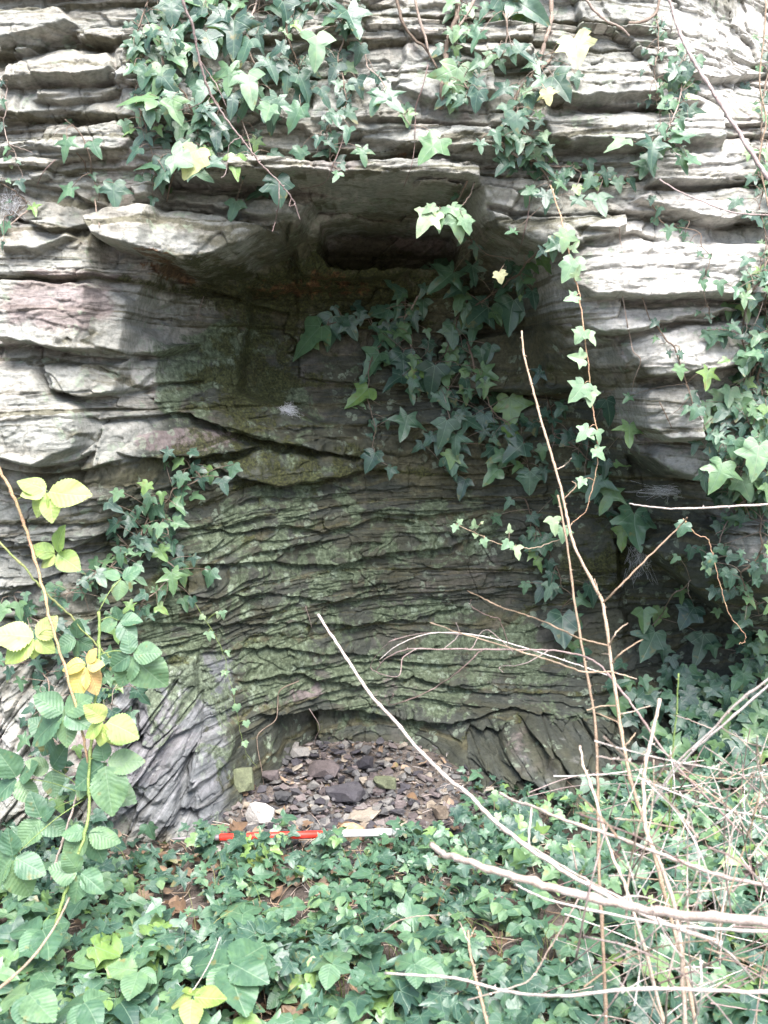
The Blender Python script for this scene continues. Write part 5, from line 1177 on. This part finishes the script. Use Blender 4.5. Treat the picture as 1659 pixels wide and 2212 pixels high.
dead_stem('long pale cane lying low across the bottom right', [(832,2102),(900,2106),(980,2112),(1080,2138),(1160,2150),(1240,2150),(1400,2136),(1540,2140),(1720,2142)], (1.6,1.2), 2.2, 2.6, 'stem_dry', 14, 8)
dead_stem('slanting cane through the tangle with a pointed top, left of the orange stem', [(1253,1612),(1262,1660),(1285,1720),(1320,1840),(1352,1920),(1390,2040),(1440,2230)], (1.95,1.6), 2.6, 3.6, 'stem_tan', 15, 14)
dead_stem('brownish purple cane crossing the top right corner', [(1440,-30),(1458,40),(1480,95),(1510,150),(1545,205),(1580,260),(1620,325),(1665,392),(1720,470)], (2.2,2.0), 3.4, 4.6, 'stem_purple', 16, 12)
dead_stem('thin twig rising to the right edge under the cane in the top right', [(1425,388),(1465,412),(1505,430),(1560,452),(1600,462),(1700,466)], (2.5,2.3), 1.6, 2.0, 'stem_purple', 17, 4)
dead_stem('thin pale horizontal twig at the right edge below the rounded nose of rock', [(1360,1088),(1400,1094),(1450,1098),(1520,1097),(1600,1092),(1700,1088)], (2.3,2.1), 1.6, 2.4, 'stem_dry', 18, 5)
dead_stem('thin pink cane hanging from the top edge over the upper left ivy', [(385,-30),(400,15),(418,60),(425,105),(440,165),(455,205),(490,260),(530,310),(560,350),(590,380),(618,410),(636,440),(648,475)], (2.45,2.65), 3.4, 1.2, 'stem_purple', 19, 14,
  [([(432,130),(455,165),(470,190),(490,232)],1.7,1.0), ([(455,203),(430,225),(385,238)],1.4,.9), ([(604,395),(602,440),(595,480),(588,500)],1.3,1.0), ([(605,440),(625,445),(638,440)],1,.8), ([(520,302),(495,315),(488,372),(478,384)],1.2,.8)])
dead_stem('old flowering stalk with a brown seed head at the bottom centre', [(1010,2010),(1016,2060),(1030,2120),(1042,2170),(1060,2240)], (1.75,1.6), 2.2, 3.4, 'stem_tan', 20, 40, [([(1014,2040),(996,2000),(990,1990)],1.4,1.0), ([(1014,2030),(1028,2002)],1.4,1.0)])
dead_stem('thin bent cane from the ground to the thick branch at the bottom centre', [(1250,1940),(1220,1995),(1180,2060),(1150,2110),(1115,2130),(1010,2160)], (1.6,1.5), 1.4, 1.2, 'stem_dry', 21, 4)
dead_stem('arched straw coloured stalk in the ground ivy at the lower centre', [(830,2010),(860,1990),(900,1980),(950,1976)], 1.9, 1.2, 1.0, 'stem_dry', 22)
dead_stem('straw coloured stalk standing in the ivy at the lower left', [(475,2025),(455,2075),(430,2120),(415,2140)], 1.85, 1.3, 1.2, 'stem_dry', 23)
dead_stem('pale thorny stalk leaning behind the bramble leaves', [(170,1700),(150,1770),(130,1830),(110,1900)], 2.3, 2.6, 3.2, 'stem_dry', 24, 6)
dead_stem('tan stalk rising from the bottom left corner', [(150,1940),(120,2000),(60,2080),(-20,2150)], (1.95,1.6), 2.0, 3.0, 'stem_tan', 25, 4)
dead_stem('yellow green stalk at the far right edge of the top', [(1655,0),(1650,80),(1640,180),(1655,260),(1640,340),(1655,420),(1670,500)], 2.45, 2.0, 1.6, 'stem_tan', 26, 10)
dead_stem('stub of twig standing on the slender cane near its lower end', [(1235,1825),(1240,1850),(1246,1880)], 1.95, 1.4, 2.0, 'stem_dry', 27, 2)
# thin withered shoots in the tangle at the lower right
rgT = random.Random(99)
for k in range(125):
    x = 1270 + 420 * rgT.random() ** .8; y = rgT.uniform(1640, 2240)
    if rgT.random() < .3: an = rgT.gauss(0.1, .25); L = rgT.uniform(200, 480)         # mostly upright
    elif rgT.random() < .6: an = rgT.choice([-1, 1]) * rgT.uniform(.6, 1.1); L = rgT.uniform(120, 360)
    else: an = rgT.uniform(1.1, 2.0); L = rgT.uniform(140, 420)
    d0 = rgT.uniform(1.35, 2.2); pts = []; cx, cy = x - math.sin(an) * L / 2, y + math.cos(an) * L / 2; bend = rgT.gauss(0, .14)
    for i in range(5): pts.append((cx, cy)); cx += math.sin(an) * L / 4; cy -= math.cos(an) * L / 4; an += bend + rgT.gauss(0, .05)
    if min(p[1] for p in pts) < 1560: continue
    r = rgT.uniform(.9, 1.9); tw = []
    if rgT.random() < .5:
        j = rgT.choice([1, 2, 3]); s = rgT.choice([-1, 1]); t0 = pts[j]; a2 = math.atan2(pts[j + 1][0] - t0[0], -(pts[j + 1][1] - t0[1])) + s * rgT.uniform(.5, 1.0); l2 = rgT.uniform(25, 80)
        tw.append(([t0, (t0[0] + math.sin(a2) * l2 * .5, t0[1] - math.cos(a2) * l2 * .5), (t0[0] + math.sin(a2) * l2, t0[1] - math.cos(a2) * l2)], r * .7, r * .4))
    dead_stem('thin bare shoot in the tangle of dead stems at the lower right', pts, [d0 + rgT.gauss(0, .03) for _ in pts], r, r * .6, rgT.choice(['stem_dry', 'stem_dry', 'stem_tan', 'stem_purple', 'stem_purple']), 2000 + k, 5, tw, 'thin shoots of the lower right tangle', 'dead_shoot', 'shoot', 4)

# ================================================================== cobwebs
def cobweb(label, cx, cy, rx, ry, n, seed, off=.02):
    rg = random.Random(seed); a = Acc(); c = np.array(on_rock(cx, cy, off))
    for k in range(int(n * 1.6)):
        p = [c + np.array([rg.gauss(0, rx), rg.gauss(0, .006), rg.gauss(0, ry)]) for _ in range(4)]
        tube(a, *smooth_path(p, [.00028] * 4, 5), 3)
    o = a.build('cobweb', M['web'], None, origin=c); tag(o, label, 'cobweb', 'cobwebs')
t = NT('cobweb'); t.setb(Base_Color=(.75, .76, .80), Roughness=.6); M['web'] = t.m
cobweb('tuft of grey cobweb on the mossy wall left of the recess centre', 622, 888, .022, .014, 34, 1)
cobweb('thin cobweb under the rounded nose of rock at the right', 1450, 1060, .05, .012, 24, 2, .03)
cobweb('sagging cobweb hanging in shade left of the leaning boulder', 1385, 1200, .03, .05, 26, 3, .06)
cobweb('dusty cobweb in the crack at the left edge', 20, 440, .02, .03, 16, 4)
